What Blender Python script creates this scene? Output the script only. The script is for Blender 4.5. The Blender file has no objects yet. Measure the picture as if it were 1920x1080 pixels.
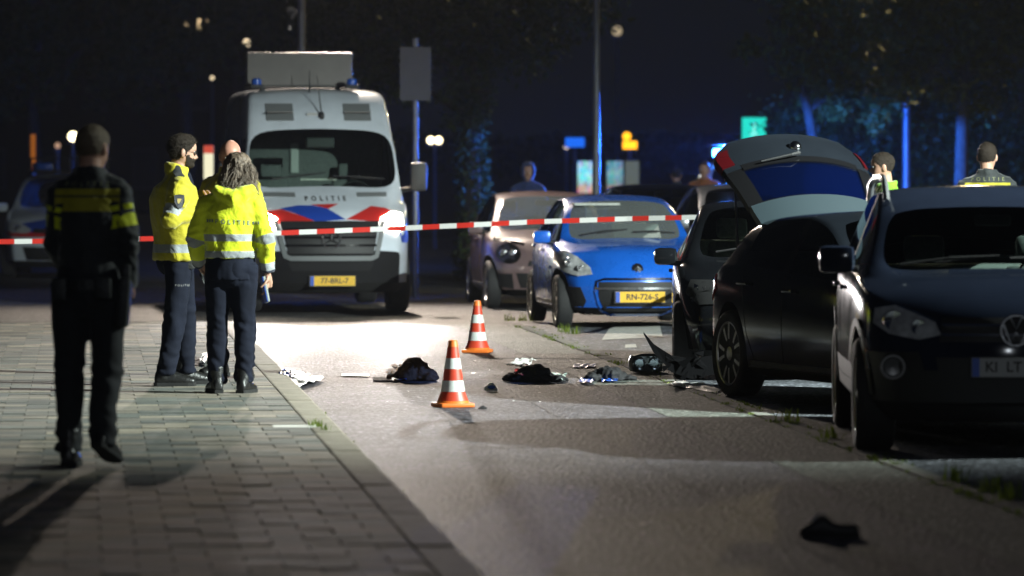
import bpy, bmesh, math, random
from math import sin, cos, pi, radians, sqrt, exp
from mathutils import Vector, Matrix, noise
from mathutils.bvhtree import BVHTree

SC = bpy.context.scene
COL = SC.collection
random.seed(7)

# ------------------------------------------------------------------ camera
F, HZ, CH = 9000.0, 306.0, 1.74          # focal length in photo pixels, horizon row, camera height
cam_d = bpy.data.cameras.new('camera')
cam_d.sensor_width = 36.0
cam_d.lens = 36.0 * F / 1920.0
cam_d.shift_y = -(540.0 - HZ) / 1920.0
cam_d.clip_start = 0.5
cam_d.clip_end = 3000.0
cam_d.dof.use_dof = True
cam_d.dof.focus_distance = 39.0
cam_d.dof.aperture_fstop = 2.5
cam = bpy.data.objects.new('camera', cam_d)
cam.location = (0, 0, CH)
cam.rotation_euler = (pi / 2, 0, 0)
COL.objects.link(cam)
SC.camera = cam

# ------------------------------------------------------------------ night sky
SC.world = bpy.data.worlds.new('World')
SC.world.use_nodes = True
wn = SC.world.node_tree
wbg = wn.nodes['Background']
wsky = wn.nodes.new('ShaderNodeTexSky')
wsky.sky_type = 'NISHITA'
wsky.sun_disc = False
wsky.sun_elevation = radians(-14.0)
wsky.sun_rotation = radians(20)
wglow = wn.nodes.new('ShaderNodeMix')
wglow.data_type = 'RGBA'
wglow.blend_type = 'ADD'
wglow.inputs[0].default_value = 1.0
wglow.inputs[7].default_value = (0.022, 0.030, 0.058, 1)      # town glow on the night sky
wn.links.new(wsky.outputs[0], wglow.inputs[6])
wn.links.new(wglow.outputs[2], wbg.inputs[0])
wbg.inputs[1].default_value = 0.10

# the moon: faint, cool
sun_d = bpy.data.lights.new('moon', 'SUN')
sun_d.energy = 0.012
sun_d.angle = radians(0.5)
sun_d.color = (0.8, 0.88, 1.0)
sun = bpy.data.objects.new('moon', sun_d)
sun.rotation_euler = (radians(50), 0, radians(20))
COL.objects.link(sun)

SC.view_settings.view_transform = 'Standard'
SC.view_settings.look = 'None'
SC.view_settings.exposure = 0.0
SC.view_settings.gamma = 1.0
SC.view_settings.use_curve_mapping = False
SC.cycles.use_denoising = True
SC.cycles.max_bounces = 8
SC.cycles.transparent_max_bounces = 16
SC.cycles.sample_clamp_indirect = 4.0
SC.cycles.caustics_reflective = False
SC.cycles.caustics_refractive = False

# ------------------------------------------------------------------ placing helpers
def Xp(px, Y): return (px - 960.0) * Y / F
def Zp(py, Y): return CH - (py - HZ) * Y / F
def ground(px, py, z=0.0):
    Y = F * (CH - z) / (py - HZ)
    return Vector((Xp(px, Y), Y, z))
def pt(px, py, Y): return Vector((Xp(px, Y), Y, Zp(py, Y)))
RA = -0.090                               # the road runs away to the left: dX/dY
RANG = math.atan(RA)                      # heading of the road
KERB = 0.06

# ------------------------------------------------------------------ materials
MATS = {}
def nd(nt, t, **kw):
    n = nt.nodes.new(t)
    for k, v in kw.items(): setattr(n, k, v)
    return n
def mat(name, col=(0.5, 0.5, 0.5), rough=0.6, metal=0.0, var=0.0, vscale=8.0, bump=0.0, bscale=60.0, coat=0.0,
        emit=None, estr=0.0, spec=0.5, sheen=0.0, stretch=None, rvar=0.0):
    if name in MATS: return MATS[name]
    m = bpy.data.materials.new(name); m.use_nodes = True
    nt = m.node_tree; b = nt.nodes['Principled BSDF']
    b.inputs['Base Color'].default_value = (*col, 1)
    b.inputs['Roughness'].default_value = rough
    b.inputs['Metallic'].default_value = metal
    b.inputs['Specular IOR Level'].default_value = spec
    if coat: b.inputs['Coat Weight'].default_value = coat; b.inputs['Coat Roughness'].default_value = 0.06
    if sheen: b.inputs['Sheen Weight'].default_value = sheen
    if emit is not None:
        b.inputs['Emission Color'].default_value = (*emit, 1)
        b.inputs['Emission Strength'].default_value = estr
    if var or bump or rvar:
        tc = nd(nt, 'ShaderNodeTexCoord')
        src = tc.outputs['Object']
        if stretch:
            mp = nd(nt, 'ShaderNodeMapping'); mp.inputs['Scale'].default_value = stretch
            nt.links.new(src, mp.inputs[0]); src = mp.outputs[0]
    if var or rvar:
        nz = nd(nt, 'ShaderNodeTexNoise'); nz.inputs['Scale'].default_value = vscale; nz.inputs['Detail'].default_value = 5
        nz.inputs['Roughness'].default_value = 0.65
        nt.links.new(src, nz.inputs['Vector'])
    if var:
        mr = nd(nt, 'ShaderNodeMapRange')
        mr.inputs['From Min'].default_value = 0.3; mr.inputs['From Max'].default_value = 0.7
        mr.inputs['To Min'].default_value = 1 - var; mr.inputs['To Max'].default_value = 1 + var
        nt.links.new(nz.outputs['Fac'], mr.inputs['Value'])
        mx = nd(nt, 'ShaderNodeVectorMath', operation='SCALE')
        mx.inputs[0].default_value = col
        nt.links.new(mr.outputs[0], mx.inputs['Scale'])
        nt.links.new(mx.outputs[0], b.inputs['Base Color'])
    if rvar:
        r2 = nd(nt, 'ShaderNodeMapRange')
        r2.inputs['From Min'].default_value = 0.3; r2.inputs['From Max'].default_value = 0.7
        r2.inputs['To Min'].default_value = max(rough - rvar, 0.02); r2.inputs['To Max'].default_value = min(rough + rvar, 1)
        nt.links.new(nz.outputs['Fac'], r2.inputs['Value']); nt.links.new(r2.outputs[0], b.inputs['Roughness'])
    if bump:
        n2 = nd(nt, 'ShaderNodeTexNoise'); n2.inputs['Scale'].default_value = bscale; n2.inputs['Detail'].default_value = 4
        nt.links.new(src, n2.inputs['Vector'])
        bp = nd(nt, 'ShaderNodeBump'); bp.inputs['Strength'].default_value = bump; bp.inputs['Distance'].default_value = 0.02
        nt.links.new(n2.outputs['Fac'], bp.inputs['Height']); nt.links.new(bp.outputs[0], b.inputs['Normal'])
    MATS[name] = m
    return m
def glass(name, tint=(0.75, 0.85, 0.82), rough=0.02, dark=0.0):
    if name in MATS: return MATS[name]
    m = bpy.data.materials.new(name); m.use_nodes = True
    nt = m.node_tree; nt.nodes.remove(nt.nodes['Principled BSDF'])
    out = nt.nodes['Material Output']
    tr = nd(nt, 'ShaderNodeBsdfTransparent'); tr.inputs[0].default_value = (*tint, 1)
    gl = nd(nt, 'ShaderNodeBsdfGlossy'); gl.inputs['Roughness'].default_value = rough
    gl.inputs['Color'].default_value = (0.9, 0.95, 1, 1)
    fr = nd(nt, 'ShaderNodeFresnel'); fr.inputs['IOR'].default_value = 1.5
    mx = nd(nt, 'ShaderNodeMixShader')
    nt.links.new(fr.outputs[0], mx.inputs[0]); nt.links.new(tr.outputs[0], mx.inputs[1]); nt.links.new(gl.outputs[0], mx.inputs[2])
    nt.links.new(mx.outputs[0], out.inputs['Surface'])
    MATS[name] = m
    return m
def glow(name, col, strength):
    if name in MATS: return MATS[name]
    m = bpy.data.materials.new(name); m.use_nodes = True
    nt = m.node_tree; nt.nodes.remove(nt.nodes['Principled BSDF'])
    e = nd(nt, 'ShaderNodeEmission'); e.inputs[0].default_value = (*col, 1); e.inputs[1].default_value = strength
    nt.links.new(e.outputs[0], nt.nodes['Material Output'].inputs['Surface'])
    MATS[name] = m
    return m

# ------------------------------------------------------------------ object helpers
def tag(o, label, cat, group=None, kind=None):
    if label: o['label'] = label
    if cat: o['category'] = cat
    if group: o['group'] = group
    if kind: o['kind'] = kind
    return o
def empty(name, loc=(0, 0, 0), rz=0.0, label=None, cat=None, group=None):
    o = bpy.data.objects.new(name, None)
    o.location = loc; o.rotation_euler = (0, 0, rz); o.empty_display_size = 0.2
    COL.objects.link(o)
    return tag(o, label, cat, group)
def link(name, me, m, parent=None, smooth=False):
    me.name = name
    if m is not None and not me.materials: me.materials.append(m)
    if smooth:
        me.polygons.foreach_set('use_smooth', [True] * len(me.polygons))
    o = bpy.data.objects.new(name, me)
    COL.objects.link(o)
    if parent: o.parent = parent
    return o
def copy_tree(o, parent=None, **kw):
    c = o.copy(); COL.objects.link(c); c.parent = parent
    for ch in list(o.children): copy_tree(ch, c)
    return c
def autosmooth(o, ang=35):
    me = o.data
    me.polygons.foreach_set('use_smooth', [True] * len(me.polygons))
    bm = bmesh.new(); bm.from_mesh(me)
    a = radians(ang)
    for e in bm.edges:
        e.smooth = not (len(e.link_faces) == 2 and e.calc_face_angle(0) > a)
    bm.to_mesh(me); bm.free()
    return o

def split_loose(o, name):
    """one object per loose piece"""
    bm = bmesh.new(); bm.from_mesh(o.data); todo = set(bm.faces); isl = []
    while todo:
        f = todo.pop(); g_ = [f]; stk = [f]
        while stk:
            x = stk.pop()
            for v in x.verts:
                for y in v.link_faces:
                    if y in todo: todo.discard(y); g_.append(y); stk.append(y)
        isl.append(g_)
    res = []
    for g_ in isl:
        vm = {}; vs = []; fs = []
        for f in g_:
            fi = []
            for v in f.verts:
                if v not in vm: vm[v] = len(vs); vs.append(v.co.copy())
                fi.append(vm[v])
            fs.append(fi)
        m2 = bpy.data.meshes.new(name); m2.from_pydata(vs, [], fs)
        res.append(link(name, m2, o.data.materials[0], o.parent, o.data.polygons[0].use_smooth))
    bm.free(); bpy.data.objects.remove(o)
    return res

class MB:
    """collects shapes, builds ONE mesh object"""
    def __init__(s): s.v = []; s.f = []; s.mi = []; s.cur = 0
    def add(s, vs, fs):
        b = len(s.v); s.v += [tuple(p) for p in vs]
        for f in fs: s.f.append([i + b for i in f]); s.mi.append(s.cur)
        return s
    def box(s, c, d, rot=None, bev=0.0, taper=1.0):
        c = Vector(c); hx, hy, hz = d[0] / 2, d[1] / 2, d[2] / 2
        if bev <= 0:
            P = [Vector((sx * hx * (taper if sz > 0 else 1), sy * hy * (taper if sz > 0 else 1), sz * hz)) for sz in (-1, 1) for sy in (-1, 1) for sx in (-1, 1)]
            Fs = [(0, 2, 3, 1), (4, 5, 7, 6), (0, 1, 5, 4), (2, 6, 7, 3), (0, 4, 6, 2), (1, 3, 7, 5)]
        else:
            bm = bmesh.new(); bmesh.ops.create_cube(bm, size=1)
            for v in bm.verts:
                k = taper if v.co.z > 0 else 1
                v.co = Vector((v.co.x * d[0] * k, v.co.y * d[1] * k, v.co.z * d[2]))
            bmesh.ops.bevel(bm, geom=bm.edges[:], offset=min(bev, min(d) * 0.45), segments=2, affect='EDGES', profile=0.6)
            bm.verts.index_update()
            P = [v.co.copy() for v in bm.verts]; Fs = [[v.index for v in f.verts] for f in bm.faces]; bm.free()
        if rot is not None: P = [rot @ p for p in P]
        return s.add([p + c for p in P], Fs)
    def tube(s, pts, rad, n=8, cap=True, flat=None):
        pts = [Vector(p) for p in pts]
        if not isinstance(rad, (list, tuple)): rad = [rad] * len(pts)
        rings = []; up = None
        for i, p in enumerate(pts):
            t = (pts[min(i + 1, len(pts) - 1)] - pts[max(i - 1, 0)]).normalized()
            if up is None: up = Vector((0, 0, 1)) if abs(t.z) < 0.9 else Vector((0, 1, 0))
            u = t.cross(up).normalized(); w = u.cross(t).normalized(); up = w
            r = rad[i]; ru, rw = (r if isinstance(r, (tuple, list)) else (r, r))
            rings.append([p + u * cos(2 * pi * k / n) * ru + w * sin(2 * pi * k / n) * rw for k in range(n)])
        return s.rings(rings, cap)
    def rings(s, rings, cap=True):
        n = len(rings[0]); V = [q for r in rings for q in r]; Fs = []
        for i in range(len(rings) - 1):
            for k in range(n):
                a, b = i * n + k, i * n + (k + 1) % n
                Fs.append((a, b, b + n, a + n))
        if cap:
            Fs.append(list(range(n))[::-1]); Fs.append([len(V) - n + k for k in range(n)])
        return s.add(V, Fs)
    def lathe(s, prof, n=24, axis='z', c=(0, 0, 0)):
        c = Vector(c); R = []
        for r, h in prof:
            ring = []
            for k in range(n):
                a = 2 * pi * k / n
                if axis == 'z': ring.append(c + Vector((r * cos(a), r * sin(a), h)))
                elif axis == 'x': ring.append(c + Vector((h, r * cos(a), r * sin(a))))
                else: ring.append(c + Vector((r * sin(a), h, r * cos(a))))
            R.append(ring)
        return s.rings(R, True)
    def prism(s, poly, z0, z1, axis='z'):
        n = len(poly)
        def m(p, h):
            if axis == 'z': return (p[0], p[1], h)
            if axis == 'y': return (p[0], h, p[1])
            return (h, p[0], p[1])
        V = [m(p, z0) for p in poly] + [m(p, z1) for p in poly]
        Fs = [list(range(n))[::-1], [n + k for k in range(n)]] + [(k, (k + 1) % n, n + (k + 1) % n, n + k) for k in range(n)]
        return s.add(V, Fs)
    def blob(s, c, r, n=12, m=8, rot=None):
        c = Vector(c); rings = []
        for i in range(1, m):
            th = pi * i / m; ring = []
            for k in range(n):
                a = 2 * pi * k / n
                p = Vector((r[0] * sin(th) * cos(a), r[1] * sin(th) * sin(a), -r[2] * cos(th)))
                if rot is not None: p = rot @ p
                ring.append(c + p)
            rings.append(ring)
        V = [q for r_ in rings for q in r_]; b = len(V)
        lo = Vector((0, 0, -r[2])); hi = Vector((0, 0, r[2]))
        if rot is not None: lo = rot @ lo; hi = rot @ hi
        V += [c + lo, c + hi]; Fs = []
        for i in range(m - 2):
            for k in range(n):
                a, d = i * n + k, i * n + (k + 1) % n
                Fs.append((a, d, d + n, a + n))
        for k in range(n):
            Fs.append((b, (k + 1) % n, k)); Fs.append((b + 1, (m - 2) * n + k, (m - 2) * n + (k + 1) % n))
        return s.add(V, Fs)
    def mesh(s, name='m'):
        me = bpy.data.meshes.new(name); me.from_pydata(s.v, [], s.f)
        bm = bmesh.new(); bm.from_mesh(me); bmesh.ops.recalc_face_normals(bm, faces=bm.faces[:]); bm.to_mesh(me); bm.free()
        return me
    def build(s, name, m, parent=None, smooth=None):
        me = s.mesh(name); o = link(name, me, m, parent)
        if smooth: autosmooth(o, smooth)
        return o

def evaluated(me_or_obj, mods):
    """apply modifiers: list of (type, dict) -> new mesh"""
    o = bpy.data.objects.new('tmp', me_or_obj); COL.objects.link(o)
    for t, kw in mods:
        md = o.modifiers.new(t, t)
        for k, v in kw.items(): setattr(md, k, v)
    bpy.context.view_layer.update()
    dg = bpy.context.evaluated_depsgraph_get()
    me = bpy.data.meshes.new_from_object(o.evaluated_get(dg), depsgraph=dg)
    bpy.data.objects.remove(o)
    return me
def text_mesh(s, size, extrude=0.0, align='CENTER', spacing=1.0, bold=0.0):
    cu = bpy.data.curves.new('t', 'FONT'); cu.body = s; cu.size = size; cu.align_x = align; cu.align_y = 'CENTER'
    cu.extrude = extrude; cu.space_character = spacing; cu.offset = bold; cu.resolution_u = 2
    o = bpy.data.objects.new('tmp', cu); COL.objects.link(o)
    bpy.context.view_layer.update()
    dg = bpy.context.evaluated_depsgraph_get()
    me = bpy.data.meshes.new_from_object(o.evaluated_get(dg), depsgraph=dg)
    bpy.data.objects.remove(o); bpy.data.curves.remove(cu)
    return me
def xform(me, M): me.transform(M); return me
def spot(name, parent, loc, target, power, color, angle, blend=0.3, size=0.05):
    d = bpy.data.lights.new(name, 'SPOT'); d.energy = power; d.color = color; d.spot_size = radians(angle); d.spot_blend = blend
    d.shadow_soft_size = size
    o = bpy.data.objects.new(name, d); COL.objects.link(o)
    if parent: o.parent = parent
    o.location = loc
    o.rotation_euler = (Vector(target) - Vector(loc)).to_track_quat('-Z', 'Y').to_euler()
    return o
def point(name, parent, loc, power, color, size=0.05):
    d = bpy.data.lights.new(name, 'POINT'); d.energy = power; d.color = color; d.shadow_soft_size = size
    o = bpy.data.objects.new(name, d); COL.objects.link(o)
    if parent: o.parent = parent
    o.location = loc
    return o
def lerp(a, b, t): return a + (b - a) * t
def interp(tab, x):
    if x <= tab[0][0]: return tab[0][1]
    for (x0, y0), (x1, y1) in zip(tab, tab[1:]):
        if x <= x1: return lerp(y0, y1, (x - x0) / max(x1 - x0, 1e-9))
    return tab[-1][1]
def smoothstep(a, b, x):
    t = min(max((x - a) / (b - a), 0), 1); return t * t * (3 - 2 * t)
# ================================================================== ground
O0 = Vector((1.659, 0, 0))
TD = Vector((RA, 1, 0)).normalized()
ND = Vector((1, -RA, 0)).normalized()
RW = 2.967
def W(u, v, z=0.0): return O0 + TD * u + ND * v + Vector((0, 0, z))
def uv_of(p): d = Vector((p[0], p[1], 0)) - O0; return d.dot(TD), d.dot(ND)

def asphalt(name, base, warm=0.0):
    m = mat(name, base, 0.62)
    nt = m.node_tree; b = nt.nodes['Principled BSDF']
    tc = nd(nt, 'ShaderNodeTexCoord')
    n1 = nd(nt, 'ShaderNodeTexNoise'); n1.inputs['Scale'].default_value = 38; n1.inputs['Detail'].default_value = 5; n1.inputs['Roughness'].default_value = 0.75
    vo = nd(nt, 'ShaderNodeTexVoronoi'); vo.inputs['Scale'].default_value = 36
    n2 = nd(nt, 'ShaderNodeTexNoise'); n2.inputs['Scale'].default_value = 0.9; n2.inputs['Detail'].default_value = 8; n2.inputs['Roughness'].default_value = 0.62
    for n in (n1, vo, n2): nt.links.new(tc.outputs['Object'], n.inputs['Vector'])
    r1 = nd(nt, 'ShaderNodeMapRange'); r1.inputs['From Min'].default_value = 0.36; r1.inputs['From Max'].default_value = 0.64
    r1.inputs['To Min'].default_value = 0.35; r1.inputs['To Max'].default_value = 1.75
    nt.links.new(n1.outputs['Fac'], r1.inputs['Value'])
    r2 = nd(nt, 'ShaderNodeMapRange'); r2.inputs['From Min'].default_value = 0.3; r2.inputs['From Max'].default_value = 0.7
    r2.inputs['To Min'].default_value = 0.55; r2.inputs['To Max'].default_value = 1.3
    nt.links.new(n2.outputs['Fac'], r2.inputs['Value'])
    sp = nd(nt, 'ShaderNodeSeparateColor'); nt.links.new(vo.outputs['Color'], sp.inputs[0])
    gt = nd(nt, 'ShaderNodeMapRange'); gt.inputs['From Min'].default_value = 0.80; gt.inputs['From Max'].default_value = 0.97
    gt.inputs['To Min'].default_value = 1.0; gt.inputs['To Max'].default_value = 4.2     # pale chippings
    nt.links.new(sp.outputs[0], gt.inputs['Value'])
    m1 = nd(nt, 'ShaderNodeMath', operation='MULTIPLY'); m2 = nd(nt, 'ShaderNodeMath', operation='MULTIPLY')
    nt.links.new(r1.outputs[0], m1.inputs[0]); nt.links.new(r2.outputs[0], m1.inputs[1])
    nt.links.new(m1.outputs[0], m2.inputs[0]); nt.links.new(gt.outputs[0], m2.inputs[1])
    sc = nd(nt, 'ShaderNodeVectorMath', operation='SCALE'); sc.inputs[0].default_value = base
    nt.links.new(m2.outputs[0], sc.inputs['Scale']); nt.links.new(sc.outputs[0], b.inputs['Base Color'])
    bp = nd(nt, 'ShaderNodeBump'); bp.inputs['Strength'].default_value = 1.0; bp.inputs['Distance'].default_value = 0.010
    nt.links.new(vo.outputs['Distance'], bp.inputs['Height'])
    nt.links.new(bp.outputs[0], b.inputs['Normal'])
    return m
M_ROAD = asphalt('asphalt', (0.056, 0.052, 0.061))
M_GUT = asphalt('gutter_asphalt', (0.074, 0.082, 0.072))
M_PARK = asphalt('parking_asphalt', (0.075, 0.080, 0.092))
M_SIDE = asphalt('old_asphalt', (0.045, 0.042, 0.042))
M_SAND = mat('joint_sand', (0.035, 0.035, 0.026), 0.95, var=0.4, vscale=20)
M_EARTH = mat('earth', (0.035, 0.038, 0.026), 0.95, var=0.4, vscale=0.6, bump=0.5, bscale=9)

def sheet(name, us, vs, z, m, nu=1, nv=1, kind='structure'):
    V = []; Fs = []
    for i in range(nu + 1):
        for j in range(nv + 1):
            V.append(W(lerp(us[0], us[1], i / nu), lerp(vs[0], vs[1], j / nv), z))
    for i in range(nu):
        for j in range(nv):
            a = i * (nv + 1) + j
            Fs.append((a, a + 1, a + nv + 2, a + nv + 1))
    o = MB().add(V, Fs).build(name, m)
    o['kind'] = kind
    return o
g = MB().add([(-900, -60, -0.06), (900, -60, -0.06), (900, 1500, -0.06), (-900, 1500, -0.06)], [(0, 1, 2, 3)]).build('ground', M_EARTH)
g['kind'] = 'structure'; g['label'] = 'dark open ground stretching away behind the street'
o = sheet('side_street', (51.6, 112), (-42, 30), -0.012, M_SIDE); o['label'] = 'dark asphalt of the crossing street behind the police van'
o = sheet('road', (6, 51.6), (0.0, RW), 0.0, M_ROAD); o['label'] = 'asphalt lane lit white by the van headlights'
o = sheet('gutter_strip', (6, 51.6), (2.36, RW), 0.004, M_GUT); o['label'] = 'smoother greenish asphalt strip along the right edge of the lane'
o = sheet('parking_strip', (6, 51.6), (RW + 0.12, RW + 9.5), 0.010, M_PARK); o['label'] = 'grey asphalt of the parking strip under the parked cars'

# flush concrete edging between lane and parking strip, stone by stone
M_EDGE = mat('edging_concrete', (0.17, 0.17, 0.15), 0.85, var=0.35, vscale=5, bump=0.4, bscale=60)
edging = empty('edging'); edging['kind'] = 'structure'; edging['label'] = 'flush concrete edging stones between lane and parking strip'
em = MB().box((0, 0, 0), (0.116, 0.985, 0.08), bev=0.008).mesh('edging_stone')
em.materials.append(M_EDGE)
for i in range(34):
    o = bpy.data.objects.new('edging_stone', em); COL.objects.link(o); o.parent = edging
    p = W(17.5 + i, RW + 0.06, -0.026 + random.uniform(-0.003, 0.003)); o.location = p
    o.rotation_euler = (random.uniform(-.003, .003), random.uniform(-.01, .01), -RANG + random.uniform(-.004, .004))

# pavement: 30 x 30 slabs in half bond, on sand
def paver_mat():
    m = mat('paver_concrete', (0.16, 0.165, 0.15), 0.8)
    nt = m.node_tree; b = nt.nodes['Principled BSDF']
    oi = nd(nt, 'ShaderNodeObjectInfo'); ge = nd(nt, 'ShaderNodeNewGeometry'); tc = nd(nt, 'ShaderNodeTexCoord')
    ad = nd(nt, 'ShaderNodeMath', operation='ADD'); fr = nd(nt, 'ShaderNodeMath', operation='FRACT')
    nt.links.new(oi.outputs['Random'], ad.inputs[0]); nt.links.new(ge.outputs['Random Per Island'], ad.inputs[1])
    nt.links.new(ad.outputs[0], fr.inputs[0])
    cr = nd(nt, 'ShaderNodeValToRGB')
    cols = [(0, (0.100, 0.105, 0.095)), (0.3, (0.145, 0.155, 0.140)), (0.6, (0.185, 0.17, 0.145)), (0.85, (0.225, 0.20, 0.16)), (1, (0.31, 0.275, 0.215))]
    while len(cr.color_ramp.elements) < len(cols): cr.color_ramp.elements.new(0.5)
    for e, (p, c) in zip(cr.color_ramp.elements, cols): e.position = p; e.color = (*c, 1)
    nt.links.new(fr.outputs[0], cr.inputs[0])
    geo = nd(nt, 'ShaderNodeNewGeometry')
    n1 = nd(nt, 'ShaderNodeTexNoise'); n1.inputs['Scale'].default_value = 70; n1.inputs['Detail'].default_value = 4
    n2 = nd(nt, 'ShaderNodeTexNoise'); n2.inputs['Scale'].default_value = 2.2; n2.inputs['Detail'].default_value = 6
    n3 = nd(nt, 'ShaderNodeTexVoronoi'); n3.inputs['Scale'].default_value = 9
    for n in (n1, n2, n3): nt.links.new(geo.outputs['Position'], n.inputs['Vector'])
    a = nd(nt, 'ShaderNodeMapRange'); a.inputs['From Min'].default_value = .3; a.inputs['From Max'].default_value = .7; a.inputs['To Min'].default_value = .72; a.inputs['To Max'].default_value = 1.28
    nt.links.new(n1.outputs['Fac'], a.inputs['Value'])
    a2 = nd(nt, 'ShaderNodeMapRange'); a2.inputs['From Min'].default_value = .3; a2.inputs['From Max'].default_value = .7; a2.inputs['To Min'].default_value = .65; a2.inputs['To Max'].default_value = 1.2
    nt.links.new(n2.outputs['Fac'], a2.inputs['Value'])
    gum = nd(nt, 'ShaderNodeMapRange'); gum.inputs['From Min'].default_value = 0.05; gum.inputs['From Max'].default_value = 0.075
    gum.inputs['To Min'].default_value = 1.9; gum.inputs['To Max'].default_value = 1.0                      # trodden chewing-gum spots
    nt.links.new(n3.outputs['Distance'], gum.inputs['Value'])
    q = nd(nt, 'ShaderNodeMath', operation='MULTIPLY'); q2 = nd(nt, 'ShaderNodeMath', operation='MULTIPLY')
    nt.links.new(a.outputs[0], q.inputs[0]); nt.links.new(a2.outputs[0], q.inputs[1])
    nt.links.new(q.outputs[0], q2.inputs[0]); nt.links.new(gum.outputs[0], q2.inputs[1])
    s = nd(nt, 'ShaderNodeVectorMath', operation='SCALE'); nt.links.new(cr.outputs[0], s.inputs[0]); nt.links.new(q2.outputs[0], s.inputs['Scale'])
    nt.links.new(s.outputs[0], b.inputs['Base Color'])
    bp = nd(nt, 'ShaderNodeBump'); bp.inputs['Strength'].default_value = 0.5; bp.inputs['Distance'].default_value = 0.006
    nt.links.new(n1.outputs['Fac'], bp.inputs['Height']); nt.links.new(bp.outputs[0], b.inputs['Normal'])
    return m
M_PAVER = paver_mat()
M_WHITE_PAVER = mat('white_paver', (0.62, 0.62, 0.58), 0.75, var=0.15, vscale=30)
side = sheet('sidewalk', (6, 51.6), (-14, -0.2), KERB - 0.012, M_SAND); side['label'] = 'pavement of square grey concrete slabs where the officers stand'
cells = []
wp = uv_of(ground(545, 797, KERB))
for r in range(112):
    u = 17.2 + r * 0.303
    off = 0.1515 if r % 2 else 0.0
    for c in range(-1, 40):
        v = -0.2 - 0.1515 - c * 0.303 - off
        if v > -0.2 - 0.10:
            if off and c == -1: v = -0.2 - 0.0757
            else: continue
        p = W(u, v)
        px = 960 + p.x * F / p.y
        if px < -260: continue
        half = v > -0.29                  # half slab against the kerb
        cells.append((u, v, half, px))
random.seed(11)
def slab_verts(w, l, h, bev): return MB().box((0, 0, -h / 2), (w, l, h), bev=bev)
slab = slab_verts(0.2985, 0.297, 0.05, 0.004).mesh('paver'); slab.materials.append(M_PAVER)
slabh = slab_verts(0.1475, 0.297, 0.05, 0.004).mesh('paver_half'); slabh.materials.append(M_PAVER)
slabw = slab_verts(0.2985, 0.297, 0.05, 0.004).mesh('paver_white'); slabw.materials.append(M_WHITE_PAVER)
shown = sorted([c for c in cells if -20 < c[3] < 960 and c[0] < 36], key=lambda c: c[0])[:290]
ss = set((round(c[0], 3), round(c[1], 3)) for c in shown)
far = MB()
lowbox = MB().box((0, 0, -0.025), (1, 1, 0.05))
for (u, v, half, px) in cells:
    hv = v + (0.0 if not half else 0.0)
    z = KERB + random.uniform(-0.004, 0.003)
    isw = abs(u - wp[0]) < 0.152 and abs(v - wp[1]) < 0.17
    if (round(u, 3), round(v, 3)) in ss or isw:
        o = bpy.data.objects.new('paver', slabw if isw else (slabh if half else slab)); COL.objects.link(o); o.parent = side
        o.location = W(u, hv, z)
        o.rotation_euler = (random.uniform(-.012, .012), random.uniform(-.010, .010), -RANG + random.uniform(-.006, .006))
        if isw: o['label'] = 'white slab among the grey ones'
    else:
        wd = 0.1475 if half else 0.2985
        R = Matrix.Rotation(-RANG + random.uniform(-.006, .006), 3, 'Z') @ Matrix.Rotation(random.uniform(-.006, .006), 3, 'X')
        far.add([W(u, hv, z) + R @ Vector((p[0] * wd, p[1] * 0.297, p[2])) for p in lowbox.v], lowbox.f)
o = far.build('paver_field', M_PAVER, side); o['kind'] = 'stuff'

M_KERB = mat('kerb_concrete', (0.25, 0.225, 0.175), 0.8, var=0.3, vscale=4, bump=0.4, bscale=70)
kerb = empty('kerb'); kerb['kind'] = 'structure'; kerb['label'] = 'low tan concrete kerb between pavement and lane'
km = MB().box((0, 0, 0), (0.186, 0.985, 0.16), bev=0.014).mesh('kerb_stone'); km.materials.append(M_KERB)
for i in range(34):
    o = bpy.data.objects.new('kerb_stone', km); COL.objects.link(o); o.parent = kerb
    o.location = W(17.7 + i, -0.1, KERB - 0.08 + random.uniform(-.003, .003))
    o.rotation_euler = (random.uniform(-.002, .002), random.uniform(-.01, .01), -RANG + random.uniform(-.003, .003))
# dirt-filled joint between kerb and asphalt
sheet('kerb_joint', (6, 51.6), (-0.012, 0.022), 0.003, M_SAND)

# white painted block in the parking strip, and a short dash
M_PAINT = mat('road_paint', (0.55, 0.54, 0.50), 0.7, var=0.35, vscale=12)
def paint(name, quad, label):
    V = [ground(x, y) + Vector((0, 0, 0.014)) for x, y in quad]
    o = MB().add(V, [(0, 1, 2, 3)]).build(name, M_PAINT); tag(o, label, 'road marking')
    return o
paint('painted_block', [(1128, 640), (1242, 634), (1236, 606), (1150, 606)], 'white painted block on the tarmac under the nose of the blue car')
paint('painted_dash', [(1172, 655), (1194, 654), (1192, 648), (1172, 649)], 'short white painted dash in front of the blue car')

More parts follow.
